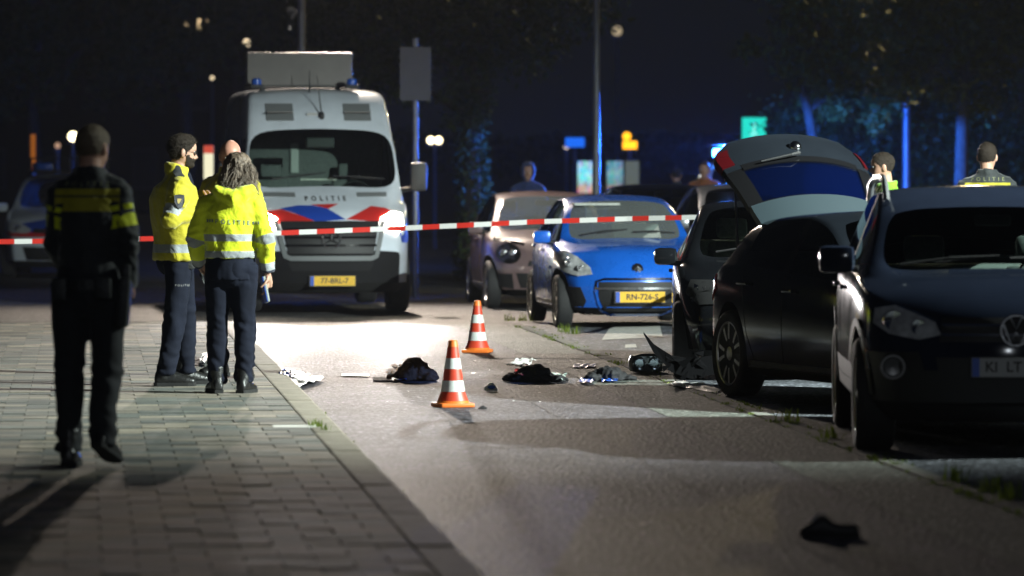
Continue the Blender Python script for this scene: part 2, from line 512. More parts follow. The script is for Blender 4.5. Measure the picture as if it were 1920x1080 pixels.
# weeds along the edging and the kerb: nobody could count them
M_WEED = mat('weed', (0.14, 0.20, 0.02), 0.8, var=0.4, vscale=40)
def translucent(m, f):
    nt = m.node_tree; b = nt.nodes['Principled BSDF']; out = nt.nodes['Material Output']
    t = nd(nt, 'ShaderNodeBsdfTranslucent'); mx = nd(nt, 'ShaderNodeMixShader'); mx.inputs[0].default_value = f
    if b.inputs['Base Color'].links: nt.links.new(b.inputs['Base Color'].links[0].from_socket, t.inputs[0])
    else: t.inputs[0].default_value = b.inputs['Base Color'].default_value
    nt.links.new(b.outputs[0], mx.inputs[1]); nt.links.new(t.outputs[0], mx.inputs[2]); nt.links.new(mx.outputs[0], out.inputs['Surface'])
translucent(M_WEED, .5)
wd = MB(); random.seed(5)
def tuft(p, n, h, sp):
    for _ in range(n):
        a = random.uniform(0, 2 * pi); b = Vector(p) + Vector((random.gauss(0, sp * .4), random.gauss(0, sp), 0))
        hh = h * random.uniform(.4, 1.1); w = random.uniform(.003, .007)
        d = Vector((cos(a), sin(a), 0)); s_ = Vector((-d.y, d.x, 0)) * w
        l = d * hh * random.uniform(.2, .8)
        wd.add([b - s_, b + s_, b + l * .5 + s_ * .7 + Vector((0, 0, hh * .7)), b + l + Vector((0, 0, hh)), b + l * .5 - s_ * .7 + Vector((0, 0, hh * .7))], [(0, 1, 2, 3, 4)])
for i in range(300):
    u = random.uniform(18, 51)
    dens = noise.noise(Vector((u * 0.55, 3.1, 0)))
    if dens < -0.05 + random.uniform(-.2, .2): continue
    tuft(W(u, RW + random.choice([0.0, 0.0, 0.125]) + random.gauss(0, .012), 0.008), random.randint(4, 9), 0.02 + .04 * max(0, dens), 0.05)
for c in [(1075, 628), (1060, 624), (985, 603), (955, 603), (1890, 940), (1860, 925), (1790, 905), (1560, 825), (1480, 795)]:
    p = ground(*c); tuft((p.x, p.y, .008), 26, 0.10, 0.10)
for i in range(40):
    u = random.uniform(24, 50); tuft(W(u, -0.004, 0.004), 4, 0.03, 0.05)
for c in [(597, 800), (610, 806), (585, 798)]:
    p = ground(*c, KERB); tuft((p.x, p.y, KERB), 12, 0.05, 0.03)
o = wd.build('weeds', M_WEED); tag(o, 'green weeds growing in the seam along the parking strip', 'weeds', kind='stuff')

# tar-filled cracks and a sealed trench in the lane
M_TAR = mat('tar_seal', (.016, .015, .016), .5, bump=.3, bscale=30)
def crack(name, pts, w, label):
    V = []; Fs = []
    for i, (u, v) in enumerate(pts):
        ww = w * (.6 + .8 * abs(noise.noise(Vector((i * .9, u, v)))))
        V += [W(u, v - ww, .0055), W(u, v + ww, .0055)]
    for i in range(len(pts) - 1): Fs.append((2 * i, 2 * i + 1, 2 * i + 3, 2 * i + 2))
    o = MB().add(V, Fs).build(name, M_TAR, bpy.data.objects['road']); return o
crack('tar_seam', [(18 + i * .35, 1.62 + .05 * noise.noise(Vector((i * .35, 1, 0))) + .02 * noise.noise(Vector((i * 1.3, 5, 0)))) for i in range(60)], .007, '')
random.seed(31)
for (u0, v0, n_, dv) in ((23.4, .1, 16, .16), (33.0, 1.1, 10, -.12), (27.5, 1.7, 8, .1), (38.8, .3, 12, .15)):
    u, v = u0, v0; pts = []
    for k in range(n_):
        pts.append((u, v)); v += abs(dv) * .0 + dv * random.uniform(.3, 1.0); u += random.uniform(-.10, .16)
        if not .05 < v < 2.3: break
    if len(pts) > 2:
        V = []; Fs = []
        for (a, b) in pts: ww = random.uniform(.006, .016); V += [W(a - ww, b, .0055), W(a + ww, b, .0055)]
        for i in range(len(pts) - 1): Fs.append((2 * i, 2 * i + 1, 2 * i + 3, 2 * i + 2))
        MB().add(V, Fs).build('tar_crack', M_TAR, bpy.data.objects['road'])
# ================================================================== vehicles: shared builders
def veiled_glass(name, tint, veil, dcol=(.55, .6, .6)):  # diffuse film over glass: mist on city cars, painted glow on tailgate
    m = glass(name, tint); nt = m.node_tree; out = nt.nodes['Material Output']; src = out.inputs['Surface'].links[0].from_socket
    tl = nd(nt, 'ShaderNodeBsdfTranslucent'); tl.inputs[0].default_value = (*dcol, 1); mx = nd(nt, 'ShaderNodeMixShader'); mx.inputs[0].default_value = veil
    df = nd(nt, 'ShaderNodeBsdfDiffuse'); df.inputs[0].default_value = (*dcol, 1); m2 = nd(nt, 'ShaderNodeMixShader'); m2.inputs[0].default_value = .5
    nt.links.new(tl.outputs[0], m2.inputs[1]); nt.links.new(df.outputs[0], m2.inputs[2])
    nt.links.new(src, mx.inputs[1]); nt.links.new(m2.outputs[0], mx.inputs[2]); nt.links.new(mx.outputs[0], out.inputs['Surface'])
    return m
M_GLASS = glass('car_glass', (0.78, 0.90, 0.85))
M_GLASSD = glass('car_glass_tinted', (0.16, 0.19, 0.19))
M_CLEAR = glass('lamp_glass', (0.85, 0.9, 0.92))
M_TYRE = mat('tyre_rubber', (0.014, 0.014, 0.015), 0.75, bump=0.3, bscale=90)
M_RIM = mat('alloy', (0.42, 0.40, 0.36), 0.32, 0.85, var=0.2, vscale=12)
M_RIMD = mat('alloy_dark', (0.17, 0.165, 0.15), 0.4, 0.7)
M_BLACK = mat('black_plastic', (0.012, 0.012, 0.013), 0.55, bump=0.15, bscale=200)
M_DARK = mat('dark_void', (0.006, 0.006, 0.007), 0.9)
M_TRIM = mat('gloss_black', (0.008, 0.008, 0.009), 0.12)
M_CHROME = mat('chrome', (0.72, 0.73, 0.75), 0.14, 1.0)
M_SEAM = mat('panel_gap', (0.003, 0.003, 0.003), 0.9)
M_INT = mat('interior_grey', (0.10, 0.105, 0.105), 0.8, var=0.2, vscale=30)
M_INTL = mat('interior_light', (0.34, 0.36, 0.33), 0.8, var=0.25, vscale=30)
M_YEL = mat('plate_yellow', (0.72, 0.42, 0.012), 0.45, var=0.12, vscale=20)
M_WPL = mat('plate_white', (0.36, 0.36, 0.35), 0.5)
M_EU = mat('plate_blue', (0.02, 0.08, 0.42), 0.45)
M_INK = mat('plate_ink', (0.02, 0.018, 0.015), 0.5)
M_REDL = mat('red_lens', (0.42, 0.012, 0.012), 0.12, coat=1.0)
M_REFL = mat('lamp_reflector', (0.60, 0.61, 0.62), 0.20, 0.35, var=0.4, vscale=14)
M_UNDER = mat('underbody', (0.010, 0.010, 0.010), 0.9)

FR = [0.0, 0.30, 0.58, 0.78, 0.92, 1.0]
def car_body(name, S, parent):
    """S: stations [(t, ztop, zbelt, wbelt)], marks, nose/tail offsets. Returns dict with parts + BVH."""
    st = S['st']; n = len(st); mk = S['mk']
    cowl, head, b1, b2, cp, rr, rg = (mk[k] for k in ('cowl', 'head', 'b1', 'b2', 'cp', 'rr', 'rg'))
    L = st[-1][0]; zr = max(s[1] for s in st)
    lev = S['lev']; low = S.get('low', 0.18)
    tum = S.get('tumble', 0.16); kf = S.get('kf', 0.22); kb = S.get('kb', 0.14)
    crown = S.get('crown', 0.035)
    def zlev(i, k):
        zb = st[i][2]
        zs = [zb, zb - 0.09, S['zmid'] + (zb - S['zmid']) * 0.28, S['zmid'], S['zsill'], low]
        return zs[k]
    def gh(i):
        t, zt, zb, wb = st[i]
        return 0.0 if (i < cowl or i > rg) else max(0.0, min(1.0, (zt - zb) / (zr - zb)))
    def curve(i, fr):
        t = st[i][0]
        kc = interp([(0, kf), (st[cowl][0], S.get('kcowl', 0.14)), (st[head][0], 0.10), ((st[head][0] + L) / 2, 0.0), (L, -kb)], t)
        return kc * abs(fr) ** 2.2
    def P(i, c, k):
        t, zt, zb, wb = st[i]
        endf, endr = i == 0, i == n - 1
        if k == 0:
            g_ = gh(i)
            if i >= cowl and i <= rg:
                wr = wb - 0.05 - tum * g_
                ys = [0, (wr - 0.06) * .52, wr - S.get('pillar', 0.065), wr, wb - 0.022, wb]
                zz = zt - crown * 0.0
                z = [zz, zz - crown * .28, zz - crown * .8, zz - crown - 0.018 * (0.3 + g_), zb + 0.012, zb]
                z = [max(q, zb + 0.006) if j < 4 else q for j, q in enumerate(z)]
            else:
                ys = [f * wb for f in FR]; z = [zt - (zt - zb) * f ** 2.6 for f in FR]
            y, zz = ys[c], z[c]
            tt = t + curve(i, y / wb)
            if endf: tt += S['nose'][0]
            if endr: tt -= S['tail'][0]
            return (y, tt, zz)
        w = wb + lev[k]
        y = FR[c] * w
        tt = t + curve(i, FR[c])
        if endf: tt = t + S['nose'][k] + kf * FR[c] ** 2.2
        if endr: tt = t - S['tail'][k] - kb * FR[c] ** 2.2
        z = zlev(i, k)
        if (endf or endr) and k < 5:
            zc_ = zt - (zt - zb) * FR[c] ** 2.6
            z = z + (zc_ - zb) * [1, .8, .45, .15, 0, 0][k]
        return (y, tt, z)
    ids = {}; V = []
    def vid(i, c, k, s):
        if c == 0: s = 1
        key = (i, c, k, s)
        if key not in ids:
            p = P(i, c, k); V.append((s * p[0], p[1], p[2])); ids[key] = len(V) - 1
        return ids[key]
    Fs = []; MI = []
    def q(a, m): Fs.append(a); MI.append(m)
    PA, WS, SG, RGL, TR, UN = 0, 1, 2, 3, 4, 5
    for s in (1, -1):
        for i in range(n - 1):
            for c in range(5):
                m = PA
                if cowl <= i < head and c < 2: m = WS
                elif rr <= i < rg and c < 2: m = RGL
                elif c == 3 and cowl <= i < cp: m = SG
                if c == 3 and b1 <= i < b2: m = TR
                if c == 3 and i >= cp and i < S.get('trim_to', -1): m = TR
                if 'panel_van' in S and c == 3 and i >= S['panel_van']: m = PA
                q((vid(i, c, 0, s), vid(i, c + 1, 0, s), vid(i + 1, c + 1, 0, s), vid(i + 1, c, 0, s)), m)
                q((vid(i, c, 5, s), vid(i + 1, c, 5, s), vid(i + 1, c + 1, 5, s), vid(i, c + 1, 5, s)), UN)
            for k in range(5):
                q((vid(i, 5, k, s), vid(i, 5, k + 1, s), vid(i + 1, 5, k + 1, s), vid(i + 1, 5, k, s)), UN if (k == 4) else (TR if k == 3 and S.get('clad') else PA))
        for i in (0, n - 1):
            for c in range(5):
                for k in range(5):
                    mm = UN if k == 4 else (TR if (k == 3 and S.get('clad')) else PA)
                    if S.get('dark_bumper') and i == 0 and k >= S['dark_bumper']: mm = TR if k < 4 else UN
                    q((vid(i, c, k, s), vid(i, c, k + 1, s), vid(i, c + 1, k + 1, s), vid(i, c + 1, k, s)), mm)
    me = bpy.data.meshes.new(name); me.from_pydata(V, [], Fs)
    for p, m in zip(me.polygons, MI): p.material_index = m
    bm = bmesh.new(); bm.from_mesh(me); bmesh.ops.recalc_face_normals(bm, faces=bm.faces[:])
    cl = bm.edges.layers.float.get('crease_edge') or bm.edges.layers.float.new('crease_edge')
    for e in bm.edges:
        fs = e.link_faces
        if len(fs) == 2 and fs[0].material_index != fs[1].material_index: e[cl] = S.get('crease', 0.75)
        elif len(fs) == 2 and e.calc_face_angle(0) > radians(50): e[cl] = 0.35
    if S.get('edit'): S['edit'](bm)
    bm.to_mesh(me); bm.free()
    mats = [S['paint'], S.get('screen', M_GLASS), S.get('side_glass', M_GLASS), S.get('rear_glass', M_GLASS), S.get('trim', M_TRIM), M_UNDER, M_DARK]
    for m in mats: me.materials.append(m)
    full = evaluated(me, [('SUBSURF', dict(levels=2, render_levels=2))])
    bvh = BVHTree.FromPolygons([v.co.copy() for v in full.vertices], [list(p.vertices) for p in full.polygons])
    # wheel arches
    cut = MB(); 
    for t in S['axles']:
        for s in (1, -1):
            w2 = S['half'] + 0.2
            cut.lathe([(S['arch'], s * (S['half'] - 0.30)), (S['arch'], s * w2)], 36, 'x', (0, t, S['wr'] + S.get('archup', 0.02)))
    cme = cut.mesh('cut')
    for m in mats: cme.materials.append(m)
    for p in cme.polygons: p.material_index = 6
    co = bpy.data.objects.new('cutter', cme); COL.objects.link(co)
    nf = len(full.polygons); body = None
    for kw in (dict(solver='EXACT'), dict(solver='EXACT', use_self=True), dict(solver='EXACT', use_hole_tolerant=True), dict(solver='FAST')):
        body = evaluated(full.copy(), [('BOOLEAN', dict(operation='DIFFERENCE', object=co, **kw))])
        if len(body.polygons) > nf * 0.7: break
        print('boolean retry', name, len(body.polygons), nf)
    bpy.data.objects.remove(co)
    # split by material
    parts = {}
    names = {0: 'body', 1: 'windscreen', 2: 'side_window', 3: 'rear_window', 4: 'trim', 5: 'underbody', 6: 'wheel_arch'}
    for mi, nm in names.items():
        bm = bmesh.new(); bm.from_mesh(body)
        bmesh.ops.delete(bm, geom=[f for f in bm.faces if f.material_index != mi], context='FACES')
        if bm.faces:
            for f in bm.faces: f.material_index = 0
            m2 = bpy.data.meshes.new(nm); bm.to_mesh(m2)
            parts[nm] = link(nm, m2, mats[mi], parent, True)
            if mi == 0: autosmooth(parts[nm], 40)
            if mi in (2, 4, 6): split_loose(parts.pop(nm), nm)
        bm.free()
    return dict(bvh=bvh, parts=parts, S=S, parent=parent, L=L)

def _ray(C, axis, a, b, s=1):
    if axis == 'front': o, d = Vector((a, -3, b)), Vector((0, 1, 0))
    elif axis == 'rear': o, d = Vector((a, C['L'] + 3, b)), Vector((0, -1, 0))
    elif axis == 'side': o, d = Vector((s * 4, a, b)), Vector((-s, 0, 0))
    else: o, d = Vector((a, b, 6)), Vector((0, 0, -1))
    h = C['bvh'].ray_cast(o, d)
    if h[0] is None:
        base = Vector((a, 0.3, b)) if axis == 'front' else Vector((a, C['L'] - .3, b)) if axis == 'rear' else Vector((s, a, b)) if axis == 'side' else Vector((a, b, 1.5))
        h = C['bvh'].find_nearest(base)
    nrm = h[1] if h[1].dot(d) < 0 else -h[1]
    return h[0], nrm
def patch(C, poly, axis, m, name, off=0.006, s=1, grid=0.05, parent=None, skirt=0.012, smooth=True, label=None):
    """polygon in the picture plane of `axis`, laid on the body"""
    bm = bmesh.new()
    vs = [bm.verts.new((p[0], p[1], 0)) for p in poly]
    bm.faces.new(vs)
    xs = [p[0] for p in poly]; ys = [p[1] for p in poly]
    x = math.floor(min(xs) / grid) * grid + grid
    while x < max(xs):
        bmesh.ops.bisect_plane(bm, geom=bm.verts[:] + bm.edges[:] + bm.faces[:], plane_co=(x, 0, 0), plane_no=(1, 0, 0)); x += grid
    y = math.floor(min(ys) / grid) * grid + grid
    while y < max(ys):
        bmesh.ops.bisect_plane(bm, geom=bm.verts[:] + bm.edges[:] + bm.faces[:], plane_co=(0, y, 0), plane_no=(0, 1, 0)); y += grid
    info = {}
    for v in bm.verts:
        h, nn = _ray(C, axis, v.co.x, v.co.y, s); info[v] = (h, nn)
    for v in bm.verts:
        h, nn = info[v]; v.co = h + nn * off
    if skirt:
        be = [e for e in bm.edges if len(e.link_faces) == 1]
        r = bmesh.ops.extrude_edge_only(bm, edges=be)
        nv = [g_ for g_ in r['geom'] if isinstance(g_, bmesh.types.BMVert)]
        pairs = {}
        for v in nv:
            for e in v.link_edges:
                o2 = e.other_vert(v)
                if o2 in info and (o2.co - v.co).length < 1e-6: pairs[v] = o2
        for v in nv:
            if v in pairs: v.co = v.co - info[pairs[v]][1] * skirt
    bmesh.ops.recalc_face_normals(bm, faces=bm.faces[:])
    me = bpy.data.meshes.new(name); bm.to_mesh(me); bm.free()
    o = link(name, me, m, parent or C['parent'])
    autosmooth(o, 40)
    if label: o['label'] = label
    return o
def mir(poly): return [(-x, z) for x, z in poly][::-1]
def seam(C, line, axis, m=None, name='panel_seam', w=0.008, off=0.0015, s=1, parent=None):
    pts = []
    for (a, b), (c, d) in zip(line, line[1:]):
        k = max(1, int(sqrt((c - a) ** 2 + (d - b) ** 2) / 0.05))
        for j in range(k): pts.append((lerp(a, c, j / k), lerp(b, d, j / k)))
    pts.append(line[-1])
    V = []; Fs = []
    for i, p in enumerate(pts):
        a = pts[max(i - 1, 0)]; b = pts[min(i + 1, len(pts) - 1)]
        dx, dy = b[0] - a[0], b[1] - a[1]; l = sqrt(dx * dx + dy * dy) or 1
        for sg in (-1, 1):
            h, nn = _ray(C, axis, p[0] - dy / l * w / 2 * sg, p[1] + dx / l * w / 2 * sg, s); V.append(h + nn * off)
    for i in range(len(pts) - 1): Fs.append((2 * i, 2 * i + 1, 2 * i + 3, 2 * i + 2))
    return MB().add(V, Fs).build(name, m or M_SEAM, parent or C['parent'])
def lay_text(C, s, size, x, b, axis, m, name, spacing=1.0, off=0.004, sx=1, parent=None, bold=0.0, squash=1.0):
    me = text_mesh(s, size, 0, 'CENTER', spacing, bold)
    for v in me.vertices:
        h, nn = _ray(C, axis, x + sx * v.co.x * squash, b + v.co.y, 1 if axis != 'side' else sx)
        v.co = h + nn * off
    return split_loose(link(name, me, m, parent or C['parent']), 'letter')

_wheels = {}
def wheel_mesh(r, w, rr_, spokes, style):
    key = (r, w, rr_, spokes, style)
    if key in _wheels: return _wheels[key]
    ty = MB().lathe([(rr_ * .96, -w * .40), (rr_ * 1.02, -w * .47), (r * .90, -w * .52), (r * .97, -w * .44), (r, -w * .30), (r, w * .30), (r * .97, w * .44), (r * .90, w * .52), (rr_ * 1.02, w * .47), (rr_ * .96, w * .40)], 40, 'x').mesh('tyre')
    rim = MB()
    f = -w * .43       # outer face towards -x
    R = [(rr_ * 1.0, f), (rr_ * 1.0, f + .02), (rr_ * .93, f + .035), (rr_ * .9, f + .10), (rr_ * .9, w * .4)]
    n = 40; rings = []
    for rad, h in [(rr_ * 1.02, f + .004), (rr_ * 1.0, f - .006), (rr_ * .95, f - .002), (rr_ * .92, f + .02), (rr_ * .90, f + .12)]:
        rings.append([Vector((h, rad * cos(2 * pi * k / n), rad * sin(2 * pi * k / n))) for k in range(n)])
    rim.rings(rings, False)
    for k in range(spokes):
        a0 = 2 * pi * k / spokes + .1
        offs = ((-.19, .19) if style == 'twin' else (0,))
        for d in offs:
            a1 = a0 + d * 1.35; ai = a0 + d * .55
            wi, wo = (.011, .015) if style == 'twin' else (.034, .05)
            pi_ = Vector((f + .012, .055 * cos(ai), .055 * sin(ai))); po = Vector((f + .006, rr_ * .94 * cos(a1), rr_ * .94 * sin(a1)))
            tdir = (po - pi_).normalized(); sd = Vector((1, 0, 0)).cross(tdir).normalized(); bk = Vector((.03, 0, 0))
            V = [pi_ - sd * wi, pi_ + sd * wi, po + sd * wo, po - sd * wo]
            mid = [(pi_ + po) / 2 - sd * (wi + wo) * .42 - Vector((.006, 0, 0)), (pi_ + po) / 2 + sd * (wi + wo) * .42 - Vector((.006, 0, 0))]
            Vs = [V[0], V[1], mid[1], V[2], V[3], mid[0]]
            rim.add(Vs + [p + bk for p in Vs], [(0, 1, 2, 5), (5, 2, 3, 4), (6, 11, 8, 7), (11, 10, 9, 8), (0, 6, 7, 1), (1, 7, 8, 2), (2, 8, 9, 3), (3, 9, 10, 4), (4, 10, 11, 5), (5, 11, 6, 0)])
    rim.lathe([(.005, f - .006), (.030, f - .004), (.052, f + .004), (.058, f + .03), (.05, f + .05)], 20, 'x')
    rm = rim.mesh('rim')
    bk = MB().lathe([(rr_ * .91, f + .075), (.02, f + .08), (.02, f + .1), (rr_ * .91, f + .1)], 30, 'x').mesh('brake')
    _wheels[key] = (ty, rm, bk)
    return _wheels[key]
def wheel(parent, x, t, r, w, rr_, spokes=5, style='plain', steer=0.0, m=None):
    ty, rm, bk = wheel_mesh(r, w, rr_, spokes, style)
    e = bpy.data.objects.new('wheel', None); COL.objects.link(e); e.parent = parent
    e.location = (x, t, r); e.rotation_euler = (random.uniform(0, 6), 0, (pi if x > 0 else 0) + steer)
    e.rotation_mode = 'XYZ'
    for nm, me, mm in (('tyre', ty, M_TYRE), ('rim', rm, m or M_RIM), ('brake_disc', bk, M_DARK)):
        o = link(nm, me, mm, e)
        if nm == 'tyre': me.polygons.foreach_set('use_smooth', [True] * len(me.polygons))
    return e
def mirror(parent, x, t, z, m, s, size=(0.19, 0.10, 0.14)):
    mb = MB()
    R = Matrix.Rotation(0.12 * s, 3, 'Z')
    mb.box((x + s * .10, t + .02, z + .02), size, rot=R, bev=0.045)
    o = mb.build('wing_mirror', m, parent, 50)
    MB().tube([(x - s * .03, t, z - .04), (x + s * .06, t + .01, z - .03)], .022, 8).build('mirror_arm', M_BLACK, o, 50)
    MB().box((x + s * .10, t + .02 + size[1] * .5 + .002, z + .02), (size[0] * .8, .006, size[2] * .75), rot=R).build('mirror_glass', M_CHROME, o)
    return o
def plate(parent, txt, c, m, back=0.0, w=0.52, tilt=0.0, band=True, size=0.085, spacing=1.0, dx=0.02):
    e = MB().box((0, 0, 0), (w, 0.012, 0.112), bev=0.004).build('number_plate', m, parent)
    e.location = c; e.rotation_euler = (tilt, 0, back)
    MB().box((0, .004, 0), (w + .02, .012, .128)).build('plate_holder', M_BLACK, e)
    if band:
        MB().box((-w / 2 + .024, -.0075, 0), (.042, .004, .108)).build('plate_band', M_EU, e)
    me = text_mesh(txt, size, 0.0012, 'CENTER', spacing, 0.0015)
    xform(me, Matrix.Translation((dx, -.0085, -0.0)) @ Matrix.Rotation(pi / 2, 4, 'X'))
    link('plate_text', me, M_INK, e)
    return e
def seat(parent, x, t, z, m, back=0.62):
    e = MB()
    R = Matrix.Rotation(-0.22, 3, 'X')
    e.box((x, t, z + .08), (.48, .5, .16), bev=.05)
    b = e.build('seat', m, parent, 50)
    MB().box((x, t + .30, z + .08 + back / 2), (.47, .13, back), rot=R, bev=.05, taper=.86).build('seat_back', m, b, 50)
    MB().box((x, t + .40, z + .08 + back + .10), (.26, .09, .17), rot=R, bev=.04).build('headrest', m, b, 50)
    return b
def steering(parent, x, t, z):
    mb = MB(); n = 24; R = Matrix.Rotation(radians(65), 3, 'X')
    pts = [R @ Vector((.185 * cos(2 * pi * k / n), .185 * sin(2 * pi * k / n), 0)) + Vector((x, t, z)) for k in range(n + 1)]
    mb.tube(pts, .015, 6)
    for a in (0, pi, -pi / 2):
        mb.tube([Vector((x, t, z)), R @ Vector((.18 * cos(a), .18 * sin(a), 0)) + Vector((x, t, z))], .014, 6)
    mb.blob((x, t, z), (.06, .03, .06))
    return mb.build('steering_wheel', M_BLACK, parent, 50)
def dashboard(parent, w, t0, t1, z, m=None):
    mb = MB()
    mb.prism([(t0, z - .35), (t0, z - .02), (lerp(t0, t1, .5), z + .03), (t1, z), (t1 + .03, z - .12), (t1, z - .35)], -w, w, 'x')
    o = mb.build('dashboard', m or M_BLACK, parent)
    return o
def wiper(parent, C, a, b, axis='front', off=.025):
    h0, n0 = _ray(C, 'top', *a); h1, n1 = _ray(C, 'top', *b)
    mb = MB().tube([h0 + n0 * off, (h0 + h1) / 2 + (n0 + n1) / 2 * (off + .012), h1 + n1 * off * .6], [.010, .008, .006], 6)
    mb.tube([lerp(h0, h1, .35) + n0 * off * .5, h1 + n1 * .012], .006, 6)
    return mb.build('wiper', M_BLACK, parent)
# ================================================================== vehicles
def paint_mat(name, col, rough=0.28, metal=0.0, var=0.10, coat=1.0, spec=0.5):
    return mat(name, col, rough, metal, var=var, vscale=3, coat=coat, rvar=0.03, spec=spec)
P_BLUE = paint_mat('paint_blue', (0.010, 0.125, 0.62), 0.28, 0.12)
P_BLACK = paint_mat('paint_black', (0.008, 0.009, 0.011), 0.10, 0.0, coat=.0, spec=.3)
P_GRAPH = paint_mat('paint_graphite', (0.012, 0.015, 0.020), 0.13, 0.0, coat=.0, spec=.3)
P_NAVY = paint_mat('paint_dark_navy', (0.014, 0.019, 0.034), 0.11, 0.0, coat=.0, spec=.22)
P_WHITE = paint_mat('paint_white', (0.62, 0.67, 0.74), 0.35)
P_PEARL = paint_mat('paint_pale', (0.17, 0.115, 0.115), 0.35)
P_SILV = paint_mat('paint_grey', (0.17, 0.18, 0.20), 0.3, 0.5)
M_PRED = mat('stripe_red', (0.52, 0.022, 0.018), 0.35, coat=0.6)
M_PBLUE = mat('stripe_blue', (0.012, 0.055, 0.36), 0.35, coat=0.6)
M_GREYV = mat('vent_grey', (0.16, 0.17, 0.175), 0.6)
M_ALU = mat('board_metal', (0.105, 0.095, 0.09), 0.42, 0.3, var=0.15, vscale=2.5)
M_HEAD = glow('headlamp_lit', (1.0, 0.93, 0.82), 60.0)
M_BLUEON = glow('blue_beacon_lit', (0.03, 0.25, 1.0), 70.0)
M_BLUEOFF = mat('blue_beacon_off', (0.02, 0.10, 0.50), 0.15, coat=1.0)

def spec_hatch(L=4.0, W=1.7, H=1.445, paint=None, **kw):
    a, b, h = L / 4.0, W / 1.7, H / 1.445
    raw = [(0, .74, .70, .64), (.36, .865, .785, .755), (.75, .935, .85, .79), (1.06, .99, .905, .805), (1.40, 1.21, .93, .81), (1.78, 1.395, .95, .815),
           (2.15, 1.44, .96, .815), (2.24, 1.445, .965, .815), (2.75, 1.435, .985, .81), (3.2, 1.40, 1.005, .795), (3.55, 1.345, 1.02, .77), (3.86, 1.04, .985, .745), (4.0, .94, .90, .70)]
    st = [(t * a, zt * h, zb * h, w * b) for t, zt, zb, w in raw]
    S = dict(st=st, mk=dict(cowl=3, head=5, b1=6, b2=7, cp=9, rr=10, rg=11), lev=[0, .03, .04, .03, .012, -.10], zmid=.42 * h, zsill=.25 * h, low=.17,
             nose=[.14, .05, .0, .0, .04, .2], tail=[.05, .01, 0, 0, .04, .2], axles=(.80 * a, 3.30 * a), arch=.355, wr=.315, half=W / 2, paint=paint)
    S.update(kw); return S

def interior(car, S, seats=M_INT, dash=None, wheel_x=0.36):
    st = S['st']; cw = st[S['mk']['cowl']]
    L = st[-1][0]; w = cw[3] - .12
    tub = MB().box((0, lerp(cw[0], L, .5), .42), (w * 2, (L - cw[0]) * .82, .06)).build('cabin_floor', M_DARK, car)
    dashboard(car, w, cw[0] + .05, cw[0] + .62, cw[2] - .02, dash)
    steering(car, wheel_x, cw[0] + .78, cw[2] - .02)
    for x in (-.36, .36): seat(car, x, cw[0] + 1.25, .45, seats, .56)
    o = MB().box((0, cw[0] + 2.15, .55), (w * 1.9, .5, .18), bev=.05).build('rear_bench', seats, car)
    MB().box((0, cw[0] + 2.42, .82), (w * 1.9, .14, .52), rot=Matrix.Rotation(-.2, 3, 'X'), bev=.05).build('bench_back', seats, o, 50)
    h = st[S['mk']['head']]
    MB().box((0, h[0] - .06, h[1] - .09), (.22, .03, .065), bev=.02).build('rear_view_mirror', M_BLACK, car)

